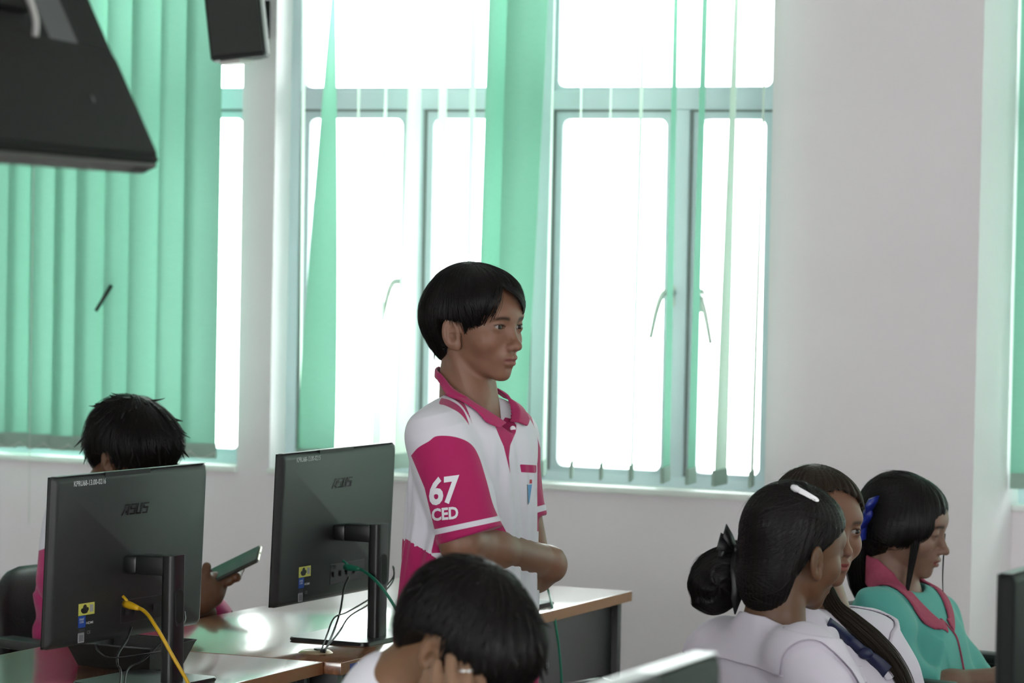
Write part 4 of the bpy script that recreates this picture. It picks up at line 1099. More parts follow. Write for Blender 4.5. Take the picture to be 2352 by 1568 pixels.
for s in (1, -1): eyeball(G, g_body, HO + HB @ np.array([s * EYE_C[0], EYE_C[1], EYE_C[2]]), HB, gaze=(-.12, 1, .0))

# polo shirt
TA, TBt = G.P(1098, 900), G.P(1066, 1640)
TL = np.linalg.norm(TBt - TA)
def yt(y): return (y - 900) / 740.0
tor = [(yt(912), .060, .050, 0, 0), (yt(945), .145, .074, 0, 0), (yt(985), .172, .093, 0, 0), (yt(1060), .172, .104, 0, 0), (yt(1200), .165, .112, 0, 0), (yt(1340), .168, .118, 0, 0), (yt(1500), .178, .124, 0, 0), (yt(1640), .182, .128, 0, 0)]
def folds(p):
    q = p @ TB; az = np.arctan2(q[:, 0], q[:, 1])
    w = np.clip((-.20 - p[:, 2]) / .12, 0, 1)
    f1 = np.sin(11 * az + 9 * p[:, 2] + 2.2 * np.sin(p[:, 2] * 7 + az * 2))
    f2 = np.sin(23 * az - 6 * p[:, 2] + 1.5 * np.sin(p[:, 2] * 13))
    return (.0040 * np.clip(f1, -.6, 1) * w + .0018 * f2 * w + .0022 * wave_noise(p, 3, 22))
ax_s = (G.P(1080, 1238, -.165) - SR); 
HEM_R = G.P(1081, 1231, -.165); HEM_L = G.P(1206, 1190, .118)
def creases(p, a, b, seed):
    ax = (b - a) / np.linalg.norm(b - a); t = (p - a) @ ax
    return .0035 * np.sin(t * 62 + 5 * wave_noise(p, seed, 18)) * np.clip((t - .12) / .12, 0, 1) * np.clip(wave_noise(p, seed + 1, 16) + .35, 0, 1)
def polo(p):
    d = loft(p, TA, TBt, TB[:, 0], tor, 2.2, .02)
    d = smin(d, cone(p, NB + TB @ np.array([.03, -.010, -.022]), SR + np.array([.006, 0, -.012]), .042, .058), .04)
    d = smin(d, cone(p, NB + TB @ np.array([-.03, -.010, -.022]), SLf + np.array([0, 0, -.012]), .042, .056), .04)
    d = d + folds(p)
    s = loft(p, SR + np.array([.004, 0, .02]), HEM_R, (1, -.25, 0), [(0, .035, .035), (.10, .056, .054), (.35, .071, .066), (.7, .072, .066), (.93, .066, .062), (.935, .0685, .0645), (1, .0675, .0635)], 2.1, .004, False) + creases(p, SR, HEM_R, 7)
    d = smin(d, s, .016)
    s = loft(p, SLf + np.array([0, 0, .02]), HEM_L, (1, .1, 0), [(0, .033, .035), (.10, .044, .050), (.4, .048, .056), (.9, .0445, .054), (.905, .0465, .056), (1, .0455, .055)], 2.1, .004, False) + creases(p, SLf, HEM_L, 9)
    d = smin(d, s, .016)
    # open neck and the front slit
    nk = cone(p, NB + np.array([0, 0, -.02]), NB + HB @ np.array([0, 0, .2]), .052, .054)
    d = smax(d, -nk, .008)
    q = (p - NB) @ TB; az = np.degrees(np.abs(np.arctan2(q[:, 0], q[:, 1])))
    return smax(d, (p[:, 2] - np.interp(az, [0, 15, 35, 60, 90, 135, 180], CZT) + .012) * .7, .004)
CZT = [-.205, -.190, -.168, -.143, -.124, -.100, -.088]
R_SL = [(944, 1046), (960, 1028), (985, 1013), (1004, 1001), (1045, 1003), (1080, 1018), (1100, 1048), (1118, 1105), (1135, 1165), (1165, 1225), (1160, 1260), (990, 1270), (1000, 1225), (975, 1120)]
R_ST = [(990, 1217), (1165, 1180), (1165, 1192.5), (990, 1230)]
L_SL = [(1203, 930), (1216, 940), (1290, 1200), (1180, 1240), (1205, 1150), (1214, 1110), (1213, 1060)]
L_ST = [(1180, 1178), (1270, 1153), (1270, 1167), (1180, 1192)]
ST1 = [(1020, 897), (1040, 902), (1058, 915), (1072, 937), (1085, 973), (1076, 955), (1062, 933), (1046, 919), (1030, 911), (1017, 906)]
ST2 = [(1013, 913), (1034, 919), (1055, 932), (1068, 949), (1078, 976), (1070, 965), (1056, 949), (1038, 938), (1020, 930), (1009, 927)]
SPL = [(880, 1222), (912, 1229), (924, 1231), (935, 1241), (945, 1240), (955, 1252), (968, 1262), (985, 1268), (998, 1284), (1012, 1288), (1040, 1330), (1100, 1360), (1180, 1390), (1270, 1400), (1280, 1680), (860, 1680)]
PLK = [(1130, 960), (1150, 975), (1160, 958), (1176, 962), (1186, 976), (1185, 992), (1172, 1022), (1169, 1050), (1172, 1088), (1166, 1062), (1157, 1025), (1146, 1000)]
PKT = [(1194, 1066), (1232, 1068), (1232, 1086), (1197, 1084)]
def round_poly(P_):
    P_ = [np.array(q, float) for q in P_]; c = catmull(P_ + P_[:1], 5); return [tuple(q) for q in c[:-1]]
R_SL = R_SL[:-4]; R_SL = [tuple(q) for q in catmull(R_SL, 5)] + [(1165, 1262), (990, 1270), (1000, 1225), (975, 1120)]
ST1, ST2 = round_poly(ST1), round_poly(ST2)
def polo_dye(V):
    q = G.pix(V); x, y = q[:, 0], q[:, 1]; d = V[:, 1]
    near = d < -.045
    r = np.where(near, np.minimum(poly_sd(x, y, R_SL), -poly_sd(x, y, R_ST)), -9)
    l = np.where(d > .045, np.minimum(poly_sd(x, y, L_SL), -poly_sd(x, y, L_ST)), -9)
    s = np.where(d < .03, np.maximum(poly_sd(x, y, ST1), poly_sd(x, y, ST2)), -9)
    ph = np.stack([x, y, d * 1000], 1)
    sp = poly_sd(x, y, SPL) + 9 * wave_noise(ph, 5, .12, 6) + 5 * wave_noise(ph, 6, .35, 6) - 2
    f = np.where(d < .1, np.maximum(poly_sd(x, y, PLK), poly_sd(x, y, PKT)), -9)
    o = np.maximum.reduce([r, l, s, f, np.where(near & (poly_sd(x, y, R_SL) > -3), -9, sp)])
    return {'dye': o}
V, Q = polygonise(polo, HO + np.array([-.30, -.34, -.80]), HO + np.array([.30, .34, -.06]), .0034)
g_polo = G.add('polo_shirt', V, Q, M_polo, attrs=polo_dye(V))
project_text(G, 'sleeve_number', '67', (985, 1163), (69, -9), (1, -66), polo, M_print, g_polo, .035, off=.0016)
project_text(G, 'sleeve_letters', 'CED', (992, 1197), (61, -6), (-1, -29), polo, M_print, g_polo, .035, off=.0016)
# chest pocket badge
def px_patch(fig, name, poly, f, m, parent, off=.0014, n=8):
    P_ = np.asarray(poly, float); a, b, c, d = P_
    U = [(i / n, j / n) for j in range(n + 1) for i in range(n + 1)]
    q = np.array([(a * (1 - u) + b * u) * (1 - v) + (d * (1 - u) + c * u) * v for u, v in U])
    L, dr = march(fig, f, q[:, 0], q[:, 1]); L = L - dr * off
    Fq = [(j * (n + 1) + i, j * (n + 1) + i + 1, (j + 1) * (n + 1) + i + 1, (j + 1) * (n + 1) + i) for j in range(n) for i in range(n)]
    return mesh_obj(name, fig.obj(L), Fq, m, parent, smooth=True)
px_patch(G, 'pocket_badge', [(1212, 1113), (1222, 1112), (1216, 1155), (1212, 1155)], polo, mat('badge_blue', (.10, .28, .55), rough=.6), g_polo)
px_patch(G, 'pocket_lettering', [(1217, 1101), (1222, 1101), (1222, 1110), (1216, 1110)], polo, mat('badge_red', (.45, .04, .06), rough=.6), g_polo)
px_patch(G, 'pocket_badge_rim', [(1210.5, 1112), (1212, 1112), (1214, 1158), (1212, 1158)], polo, M_black, g_polo)
# buttons
for bx_, by_ in ((1178, 984),):
    L, dr = march(G, polo, [bx_], [by_]); fc = L[0] - dr[0] * .002
    G.sdf('button', lambda p, fc=fc: ell(p, fc, (.006, .002, .006)), fc - .01, fc + .01, .0012, M_print, g_polo)
# collar: a shell that follows neck and shoulders
def g_ns(p): return smin(g_neck(p), polo(p), .03)
def collar(p):
    q = (p - NB) @ TB; az = np.degrees(np.abs(np.arctan2(q[:, 0], q[:, 1]))); z = p[:, 2]
    zt = np.interp(az, [0, 15, 35, 60, 90, 135, 180], CZT)
    zb = np.interp(az, [0, 14, 26, 40, 60, 90, 135, 180], [-.190, -.196, -.204, -.192, -.167, -.137, -.114, -.106])
    sh = np.abs(g_ns(p) - .0075) - .0026
    d = smax(sh, np.maximum(z - zt, zb - z) * .8, .002)
    rho = np.hypot(q[:, 0], q[:, 1]); d = smax(d, rho - np.interp(az, [0, 40, 70, 100, 140, 180], [.14, .125, .100, .088, .080, .078]), .002)
    return smax(d, (9 - az) * .0012, .002)
V, Q = polygonise(collar, HO + np.array([-.16, -.16, -.24]), HO + np.array([.16, .16, -.05]), .0024)
G.add('collar', V, Q, M_pink, g_polo)
legs_standing(G, G.P(1066, 1600), -G.O[2] + .0005, M_trouser, B=TB)

# hair
def face_gap(L, az_pts, z_pts): 
    az = np.degrees(np.arctan2(L[:, 0], L[:, 1])); return np.interp(az, az_pts, z_pts)
GA = [-180, -130, -122, -92, -84, -78, -66, -52, -38, -24, -6, 14, 25, 33, 40, 47, 50, 63, 66, 72, 76, 114, 120, 127, 180]
GZ = [-.085, -.082, -.03, --.004, -.03, -.028, -.002, .004, .030, .052, .074, .084, .082, .060, .030, .004, -.003, -.004, -.028, -.028, .006, .006, -.03, -.082, -.085]
def g_hairvol(L):
    d = ell(L, (0, -.018, .033), (.083, .103, .094))
    d = smin(d, ell(L, (0, -.052, .010), (.078, .072, .070)), .03)
    d = smin(d, ell(L, (0, -.052, -.032), (.054, .040, .054)), .03)
    d = smin(d, ell(L, (.01, .040, .050), (.072, .062, .060)), .03)
    return d
def g_hairL(L):
    d = g_hairvol(L); zt = face_gap(L, GA, GZ)
    return smax(d, (zt - L[:, 2]) * .75, .006)
def g_hair(p): 
    L = to_head(p); return g_hairL(L) + .0012 * np.sin(np.arctan2(L[:, 0], L[:, 1] + .03) * 46 + 5 * wave_noise(L, 2, 25))
V, Q = polygonise(g_hair, HO - .15, HO + .16, .0032)
g_h = G.add('hair', V, Q, M_hair)
def seeds_on(Vl, Q, n, seed, w=None): return sample_surface(Vl, Q, n, np.random.default_rng(seed), w)
VL = to_head(V)
part = np.array([.028, .045, .125])
def flow_g(L):
    d = L - np.array([.012, -.02, .10]); d[:, 2] -= .06
    return d / np.linalg.norm(d, axis=1)[:, None] + np.array([0, 0, -.55])
def stop_g(L, rng): return L[:, 2] < face_gap(L, GA, GZ) - rng.uniform(.0, .014, len(L))
to_fig = lambda L: L @ HB.T + HO
strands(G, 'hair_strands', g_hairvol, seeds_on(VL, Q, 2600, 1, lambda c: np.clip((c[:, 2] + .03) * 12, .15, 1)), flow_g, M_hair, g_h, (.05, .13), stop=stop_g, seed=2, to=to_fig, lift=.0035)
strands(G, 'fly_away_hair', g_hairvol, seeds_on(VL, Q, 160, 5, lambda c: (c[:, 2] > .05) * 1.0 + .02), flow_g, M_hair, g_h, (.03, .07), stop=stop_g, seed=6, to=to_fig, lift=.006, rad=.00035, wob=.5)
tufts(G, g_h, g_hairvol, seeds_on(VL, Q, 26, 9, lambda c: ((c[:, 2] < -.03) & (c[:, 1] < -.03)) * 1.0), lambda L: np.tile([0, -.15, -1.0], (len(L), 1)), M_hair, to_fig, length=(.015, .03), rad=.003, lift=.3, seed=9)
# loose fringe locks over the forehead
fr = []
rg = np.random.default_rng(8)
def lockpts(a0, z0, a1, z1, n=9, bulge=.004):
    out = []
    for i in range(n):
        t = i / (n - 1); a = radians(a0 + (a1 - a0) * t); z = z0 + (z1 - z0) * t
        dirv = np.array([sin(a), cos(a), 0.0]); r0 = .05
        for _ in range(30): r0 += -g_hairvol((dirv * r0 + np.array([0, 0, z]))[None])[0] * .8
        out.append(dirv * (r0 - .004 * (1 - sin(pi * t)) + bulge * sin(pi * t)) + np.array([0, 0, z]))
    return np.array(out)
k = 0
for a0, a1, z0, z1, cnt in ((26, 38, .086, .020, 16), (30, 44, .082, .004, 16), (24, 31, .086, .022, 5), (18, -30, .088, .030, 16), (14, -38, .088, .010, 16), (10, -44, .09, .004, 12)):
    for i in range(cnt):
        L = lockpts(a0 + rg.normal() * 2.5, z0 + rg.normal() * .003, a1 + rg.normal() * 3, z1 + rg.normal() * .007)
        fr.append((to_fig(L), .0013 if cnt > 6 else .0007)); k += 1
VV, QQ = [], []
for L, r in fr:
    v, q = tube_geo(L, np.linspace(r, r * .25, len(L)), 5, False); b = len(VV); VV += list(v); QQ += [tuple(i + b for i in f) for f in q]
o = mesh_obj('fringe', G.obj(np.array(VV)), QQ, M_hair, g_h, smooth=True); o['kind'] = 'stuff'
# ------------------------------------------------------------------ shared builders for the seated people
def seated_legs(fig, hip, B, m, floor, thigh=.40, sep=.095, col=None):
    """thighs forward, shins down; hip in figure space"""
    fs = []
    for s in (-1, 1):
        h = hip + B[:, 0] * s * sep; k = h + B[:, 1] * thigh + np.array([0, 0, .015]); a = np.array([k[0], k[1], floor + .075])
        fs.append((lambda p, h=h, k=k, a=a: smin(cone(p, h, k, .085, .062), cone(p, k, a, .060, .042), .02), np.min([h, k, a], 0) - .1, np.max([h, k, a], 0) + .1))
        c = a + B[:, 1] * .06; c[2] = floor + .038
        fig.sdf('shoe', lambda p, c=c: smax(ell(p, c, (.045, .125, .048), B), -(p[:, 2] - floor - .001), .004), c - .16, c + .16, .012, M_shoe, newton=1)
    f = union(fs, .02); pts = np.array([q for g in fs for q in g[1:]])
    fig.sdf('trousers' if col is None else 'skirt', f, pts.min(0), pts.max(0), .014, m, newton=1)
def make_hair(fig, HO, HB, vol, A, Z, flow, m, n=1400, h=.0042, seed=1, L=(.05, .12), lift=.002, ripple=.0012, name='hair', rag=.014, extra=None, fly=90):
    th = lambda p: (p - HO) @ HB
    def f(p):
        q = th(p); d = smax(vol(q), (face_gap(q, A, Z) - q[:, 2]) * .75, .006)
        return d + ripple * np.sin(np.arctan2(q[:, 0], q[:, 1] + .03) * 42 + 5 * wave_noise(q, seed, 25))
    V, Q = polygonise(f, HO - .17, HO + .17, h, newton=1)
    o = fig.add(name, V, Q, m); VL = th(V)
    stop = lambda q, rng: q[:, 2] < face_gap(q, A, Z) - rng.uniform(0, rag, len(q))
    tf = lambda q: q @ HB.T + HO
    strands(fig, 'hair_strands', vol, seeds_on(VL, Q, n, seed), flow, m, o, L, stop=stop, seed=seed + 1, to=tf, lift=lift, rad=.0010, step=.009)
    if fly: strands(fig, 'fly_away_hair', vol, seeds_on(VL, Q, fly, seed + 3, lambda c: (c[:, 2] > .04) * 1.0 + .02), flow, m, o, (.03, .06), stop=stop, seed=seed + 4, to=tf, lift=.008, rad=.0004, wob=.7)
    return o
def crown_flow(cx=0.0, cy=-.04, down=.5, fwd=0.0):
    def fl(L):
        d = L - np.array([cx, cy, .09]); d[:, 2] -= .05
        return d / (np.linalg.norm(d, axis=1)[:, None] + 1e-9) + np.array([0, fwd, -down])
    return fl
def short_vol(s=1.0, back=.0):
    def v(L):
        d = ell(L, (0, -.016, .034), (.084 * s, .104 * s, .092 * s))
        d = smin(d, ell(L, (0, -.050, -.010), (.066 * s, .052 * s, .058)), .03)
        return smin(d, ell(L, (0, .045, .045), (.070 * s, .058 * s, .056 * s)), .03)
    return v
SA = [-180, -135, -125, -92, -86, -78, -60, -30, 0, 30, 60, 78, 86, 92, 125, 135, 180]
SZs = [-.060, -.058, -.02, .004, -.02, -.022, -.004, -.006, -.004, -.006, -.004, -.022, -.02, .004, -.02, -.058, -.060]
def head_ears(HO, HB, ear_dz=0.0, flare=20, wide=1.0, **kw):
    def f(p):
        q = (p - HO) @ HB; d = head_field(q, **kw)
        for s in (1, -1): d = smin(d, ear_field(q - np.array([0, 0, ear_dz]), s, flare, wide), .004)
        return d
    return f
M_white_shirt = mat('white_shirt', (.76, .74, .82), rough=.75, sheen=.1, bump=.1, bscale=600)

# ------------------------------------------------------------------ boy in the foreground, head bowed on his hand
Bf = Figure('person', 'boy with bowed head of black hair resting his ringed hand on his cheek', 1063, 1487, 4.8)
HBb = basis(radians(60), radians(42)); HOb = np.zeros(3)
nbb = Bf.P(912, 1590, .01)
fhead = head_ears(HOb, HBb, ear_dz=.014)
fneck = lambda p: cone(p, HBb @ np.array([0, -.030, -.045]), nbb, .052, .058)
# raised hand: back of the hand to the camera, fingertips up
FN = [((1004, 1526), (1000, 1580), (1004, 1650), .0092), ((1037, 1512), (1035, 1575), (1034, 1660), .0102), ((1069, 1516), (1071, 1578), (1066, 1660), .0102), ((1100, 1543), (1106, 1590), (1094, 1655), .0088)]
dh = -.095
elb = Bf.P(1120, 1960, -.05); wrb = Bf.P(1050, 1755, dh - .01)
def fhand(p):
    d = None
    for a, b, c, r in FN:
        e = chain(p, [Bf.P(*a, dh + .012), Bf.P(*b, dh - .012), Bf.P(*c, dh - .004)], [r * .93, r * 1.06, r * 1.12], .003); d = e if d is None else smin(d, e, .0022)
    d = smin(d, chain(p, [Bf.P(985, 1548, dh + .02), Bf.P(972, 1590, dh + .01), Bf.P(990, 1690, dh)], [.009, .011, .014], .004), .004)
    d = smin(d, loft(p, Bf.P(1050, 1645, dh), wrb, (1, 0, 0), [(0, .043, .014), (.5, .040, .018), (1, .028, .020)], 2.2, .012), .012)
    return smin(d, cone(p, wrb, elb, .027, .040), .02)
fcore = lambda p: cone(p, nbb, Bf.P(880, 1800, .02), .06, .10)
fskin = union([(fhead, -np.ones(3) * .15, np.ones(3) * .16), (fneck, *bx(HOb, nbb)), (fhand, *bx(Bf.P(960, 1500, dh - .03), Bf.P(1130, 1760, dh + .03), elb)), (fcore, *bx(nbb, Bf.P(880, 1800, .02)))], .012)
SKB = (.20, .105, .058)
lo_ = np.minimum(elb, Bf.P(860, 1820, -.12)) - .08
V, Q = polygonise(fskin, np.minimum(lo_, [-.2, -.2, -.3]), np.array([.2, .2, .16]), .004, newton=1)
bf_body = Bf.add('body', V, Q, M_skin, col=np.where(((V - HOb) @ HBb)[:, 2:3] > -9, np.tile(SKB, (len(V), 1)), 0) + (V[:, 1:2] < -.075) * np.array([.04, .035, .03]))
# ring on the third finger, a top-level thing it wears
rc = Bf.P(1070, 1538, dh - .004); rt = thing('finger_ring', 'silver ring on the finger of the bowed boy', 'ring', tuple(Bf.world(rc)))
ringp = [(.0122 * cos(a), .0122 * sin(a) * 1.0, .0008 * cos(a)) for a in np.linspace(0, 2 * pi, 25)]
V_, F_ = tube_geo(np.array(ringp) @ Bf.B.T, .0017, 8, False); rb = mesh_obj('ring_band', V_, F_, mat('silver', (.75, .74, .72), rough=.2, metal=1), rt, smooth=True)
for s in (-.0045, .0045):
    bm = bmesh.new(); bmesh.ops.create_icosphere(bm, subdivisions=2, radius=.0026)
    for v in bm.verts: v.co = Vector(np.array([s, -.0125, 0]) @ Bf.B.T) + v.co
    bm_obj('ring_stone', bm, mat('ring_stone', (.85, .85, .85), rough=.1, metal=.3), rt, True)
bfh = make_hair(Bf, HOb, HBb, short_vol(1.03), SA, [-.055, -.052, -.005, .030, .022, -.01, -.03, -.045, -.05, -.045, -.03, -.01, .022, .030, -.005, -.052, -.055], crown_flow(0, -.05, .35, .25), M_hair, n=2600, seed=21, lift=.009, rag=.02)
def scatter(vol, n, seed, zmin=-.02):
    rng = np.random.default_rng(seed); d = rng.normal(size=(n * 3, 3)); d /= np.linalg.norm(d, axis=1)[:, None]; P_ = d * .1 + np.array([0, -.015, .03])
    for _ in range(25): P_ = P_ - d * vol(P_)[:, None] * .8
    az = np.degrees(np.abs(np.arctan2(P_[:, 0], P_[:, 1])))
    return P_[(P_[:, 2] > zmin) & ~((az > 70) & (az < 140) & (P_[:, 2] < .07))][:n]
tufts(Bf, bfh, short_vol(1.03), scatter(short_vol(1.03), 130, 24), crown_flow(0, -.05, .35, .25), M_hair, lambda L: L @ HBb.T + HOb, rad=.006, lift=.12, length=(.025, .042), seed=24)
def fshirt(p):
    d = loft(p, Bf.P(900, 1590, .0), Bf.P(800, 2150, .05), basis(radians(60))[:, 0], [(0, .06, .055, 0, 0), (.08, .16, .085, 0, 0), (.3, .20, .12, 0, 0), (1, .19, .13, 0, 0)], 2.2, .03)
    TBb = basis(radians(60))
    for s, e_ in ((1, Bf.P(1000, 1850, -.17)), (-1, Bf.P(1080, 1850, .2))):
        sh = Bf.P(890, 1690, .02) + TBb @ np.array([s * .17, 0, 0]); d = smin(d, cone(p, sh, e_, .07, .06), .03)
    d = smin(d, cone(p, Bf.P(890, 1605, .02), Bf.P(870, 1680, .02), .070, .10), .03)
    d = d + .003 * wave_noise(p, 8, 30)
    return smax(d, -cone(p, nbb + np.array([0, 0, -.02]), HBb @ np.array([0, -.02, 0]), .056, .062), .006)
V, Q = polygonise(fshirt, Bf.P(700, 2200, -.35), Bf.P(1250, 1450, .35), .0065, newton=1)
Bf.add('white_shirt', V, Q, M_white_shirt)
FLb = -Bf.O[2]
hipb = Bf.P(830, 2130, .04); hipb[2] = .545 + FLb
seated_legs(Bf, hipb, basis(radians(66)), M_trouser, FLb + .0005)

# ------------------------------------------------------------------ boy looking at his phone behind the first monitor
Bp = Figure('person', 'dark haired boy in a pink and white shirt looking down at his phone', 304, 1040, 7.8)
HBp = basis(radians(58), radians(20)); HOp = np.zeros(3)
TBp = basis(radians(50))
nbp = Bp.P(240, 1135, .0)
phc = Bp.P(532, 1302, -.10)
wrp, elp, shp = Bp.P(462, 1385, -.13), Bp.P(250, 1440, -.20), Bp.P(165, 1200, -.13)
shl, ell_, wrl = Bp.P(330, 1200, .14), Bp.P(420, 1430, .08), Bp.P(470, 1410, -.06)
l_ = np.array([.85, -.22, .45]); l_ /= np.linalg.norm(l_); w_ = np.array([.2, .86, .47]); w_ -= l_ * (w_ @ l_); w_ /= np.linalg.norm(w_); n_ = np.cross(l_, w_)
def phand(p):
    kn = phc - l_ * .055 - n_ * .016 - w_ * .01
    d = chain(p, [wrp, wrp * .45 + kn * .55, kn], [.027, .033, .030], .02)
    for i, o in enumerate((.035, .012, -.012, -.034)):
        b = phc + l_ * (o - .028) - n_ * .017 - w_ * .028; m_ = b + w_ * .05 - n_ * .006; e = b + w_ * .072 + n_ * .006
        d = smin(d, chain(p, [kn * .6 + b * .4, b, m_, e], [.013, .0105, .0098, .0085], .004), .006)
    t0 = kn - w_ * .015 + n_ * .01; t1 = phc - l_ * .058 - w_ * .030 + n_ * .022; t2 = phc - l_ * .046 - w_ * .012 + n_ * .034
    return smin(d, chain(p, [t0, t1, t2], [.015, .0125, .0105], .004), .008)
def parms(p):
    d = chain(p, [shp, elp, wrp], [.05, .042, .027], .02); return smin(d, chain(p, [shl, ell_, wrl], [.05, .042, .03], .02), .01)
pneck = lambda p: cone(p, HBp @ np.array([0, -.025, -.05]), nbp, .052, .056)
pskin = union([(head_ears(HOp, HBp), -np.ones(3) * .15, np.ones(3) * .16), (pneck, *bx(HOp, nbp)), (phand, *bx(wrp, phc - .08, phc + .08)), (parms, *bx(shp, elp, wrp, shl, ell_, wrl)), (lambda p: ell(p, Bp.P(240, 1260), (.11, .08, .16)), Bp.P(240, 1260) - .18, Bp.P(240, 1260) + .18)], .012)
V, Q = polygonise(pskin, np.array([-.35, -.35, -.50]), np.array([.35, .3, .16]), .0042, newton=1)
Bp.add('body', V, Q, M_skin, col=np.tile((.13, .06, .034), (len(V), 1)))
bph = make_hair(Bp, HOp, HBp, short_vol(1.10), SA, [-.060, -.058, -.02, .004, -.025, -.03, -.02, -.02, -.015, -.02, -.02, -.03, -.025, .004, -.02, -.058, -.060], crown_flow(0, -.04, .4, .2), M_hair, n=2600, seed=31, lift=.012, rag=.022, fly=260)
tufts(Bp, bph, short_vol(1.10), scatter(short_vol(1.10), 300, 34), crown_flow(0, -.04, .4, .2), M_hair, lambda L: L @ HBp.T + HOp, rad=.006, lift=.42, length=(.028, .05), seed=34)
def pshirt(p):
    d = loft(p, Bp.P(245, 1120), Bp.P(250, 1560, .05), TBp[:, 0], [(0, .06, .05, 0, 0), (.1, .16, .085, 0, 0), (.35, .19, .12, 0, 0), (1, .20, .15, 0, 0)], 2.2, .03)
    d = smin(d, chain(p, [shp, Bp.P(150, 1330, -.19)], [.068, .066], .02), .025)
    d = smin(d, chain(p, [shl, Bp.P(390, 1350, .12)], [.066, .066], .02), .025)
    d = smin(d, ell(p, Bp.P(455, 1430, .0), (.085, .09, .075)), .04)
    d = d + .005 * wave_noise(p, 9, 26) + .004 * np.sin(p[:, 0] * 90 + p[:, 2] * 60) * (p[:, 2] < -.33)
    return smax(d, -cone(p, nbp, HBp @ np.array([0, -.02, 0]), .055, .06), .006)
def pdye(V):
    q = Bp.pix(V); x, y = q[:, 0], q[:, 1]; return {'dye': np.maximum(y - 1255 - .35 * (115 - x) * 1.0, np.where(y < 1105, 3, -9) * 1.0)}
V, Q = polygonise(pshirt, Bp.P(20, 1580, -.33), Bp.P(560, 1050, .33), .006, newton=1)
M_polo2 = two_tone('pink_white_jersey_boy', WHITE, (.42, .03, .14))
Bp.add('polo_shirt', V, Q, M_polo2, attrs=pdye(V))
hipp = Bp.P(245, 1560, .05); hipp[2] = .545 - Bp.O[2]
seated_legs(Bp, hipp, TBp, M_trouser, -Bp.O[2] + .0005)
# the phone
ph = thing('smartphone', 'smartphone held up in the dark haired boy\'s hand', 'phone', tuple(Bp.world(phc)))
def php(a, b, c): return tuple((l_ * a + w_ * b + n_ * c) @ Bp.B.T)
def phbox(name, a0, a1, b0, b1, c0, c1, m, parent, bev):
    bm = bmesh.new(); box(bm, (a0, b0, c0), (a1, b1, c1))
    if bev: bmesh.ops.bevel(bm, geom=bm.edges[:], offset=bev, segments=3, affect='EDGES')
    for v in bm.verts: v.co = php(*v.co)
    return bm_obj(name, bm, m, parent, True, 35)
phbox('phone_body', -.078, .078, -.037, .037, -.0045, .0045, mat('phone_case', (.05, .045, .04), rough=.3), ph, .003)
phbox('phone_screen', -.075, .075, -.034, .034, .0045, .0051, mat('phone_glass', (.01, .03, .022), rough=.06, spec=.8), ph, 0)
phbox('metal_frame', .0775, .0790, -.033, .033, -.003, .003, mat('phone_frame', (.75, .72, .60), rough=.25, metal=.8), ph, .0006)
phbox('charging_port', .0789, .0794, -.005, .005, -.0013, .0013, M_black, ph, 0)
# ------------------------------------------------------------------ three seated girls at the second desk row
M_blouse = mat('lilac_white_cotton', (.64, .585, .68), rough=.8, sheen=.1, bump=.1, bscale=600)
M_teal = mat('teal_cotton', (.075, .33, .295), rough=.75, sheen=.1, bump=.12, bscale=600)
M_rose = mat('rose_collar_cotton', (.34, .055, .105), rough=.8, noise=.2, nscale=120, bump=.1, bscale=600)
M_navy = mat('navy_ribbon', (.010, .014, .055), rough=.5)
M_blk_rib = mat('black_ribbon', (.006, .006, .008), rough=.45)
M_blue_rib = mat('blue_satin_ribbon', (.012, .022, .22), rough=.35)
M_skirt = mat('navy_skirt', (.015, .018, .04), rough=.8)
def blouse_sdf(fig, name, m, stations, top, bot, TBx, arms, neck, lo, hi, h=.0055, amp=.004, seed=3, fold=None, attrs=None, parent=None):
    def f(p):
        d = loft(p, top, bot, TBx[:, 0], stations, 2.2, .03)
        for pts, rs in arms: d = smin(d, chain(p, pts, rs, .025), .03)
        d = d + amp * wave_noise(p, seed, 24) + (fold(p) if fold else 0)
        a, b, r1, r2 = neck
        return smax(d, -cone(p, a, b, r1, r2), .006)
    V, Q = polygonise(f, lo, hi, h, newton=1)
    return f, fig.add(name, V, Q, m, parent)
def shell_collar(fig, name, m, base, C0, TBx, azs, zt, zb, lo, hi, gap=10, off=.0045, th=.0030, h=.0026, parent=None, rmax=None):
    def f(p):
        q = (p - C0) @ TBx; az = np.degrees(np.arctan2(q[:, 0], q[:, 1])); z = q[:, 2]
        a, b = np.interp(az, azs, zt), np.interp(az, azs, zb)
        d = smax(np.abs(base(p) - off) - th, np.maximum(z - a, b - z) * .8, .002)
        if rmax: d = smax(d, np.hypot(q[:, 0], q[:, 1]) - np.interp(np.abs(az), [0, 40, 70, 100, 140, 180], rmax), .002)
        return smax(d, (gap - np.abs(az)) * .0012, .002)
    V, Q = polygonise(f, lo, hi, h, newton=1); return fig.add(name, V, Q, m, parent)
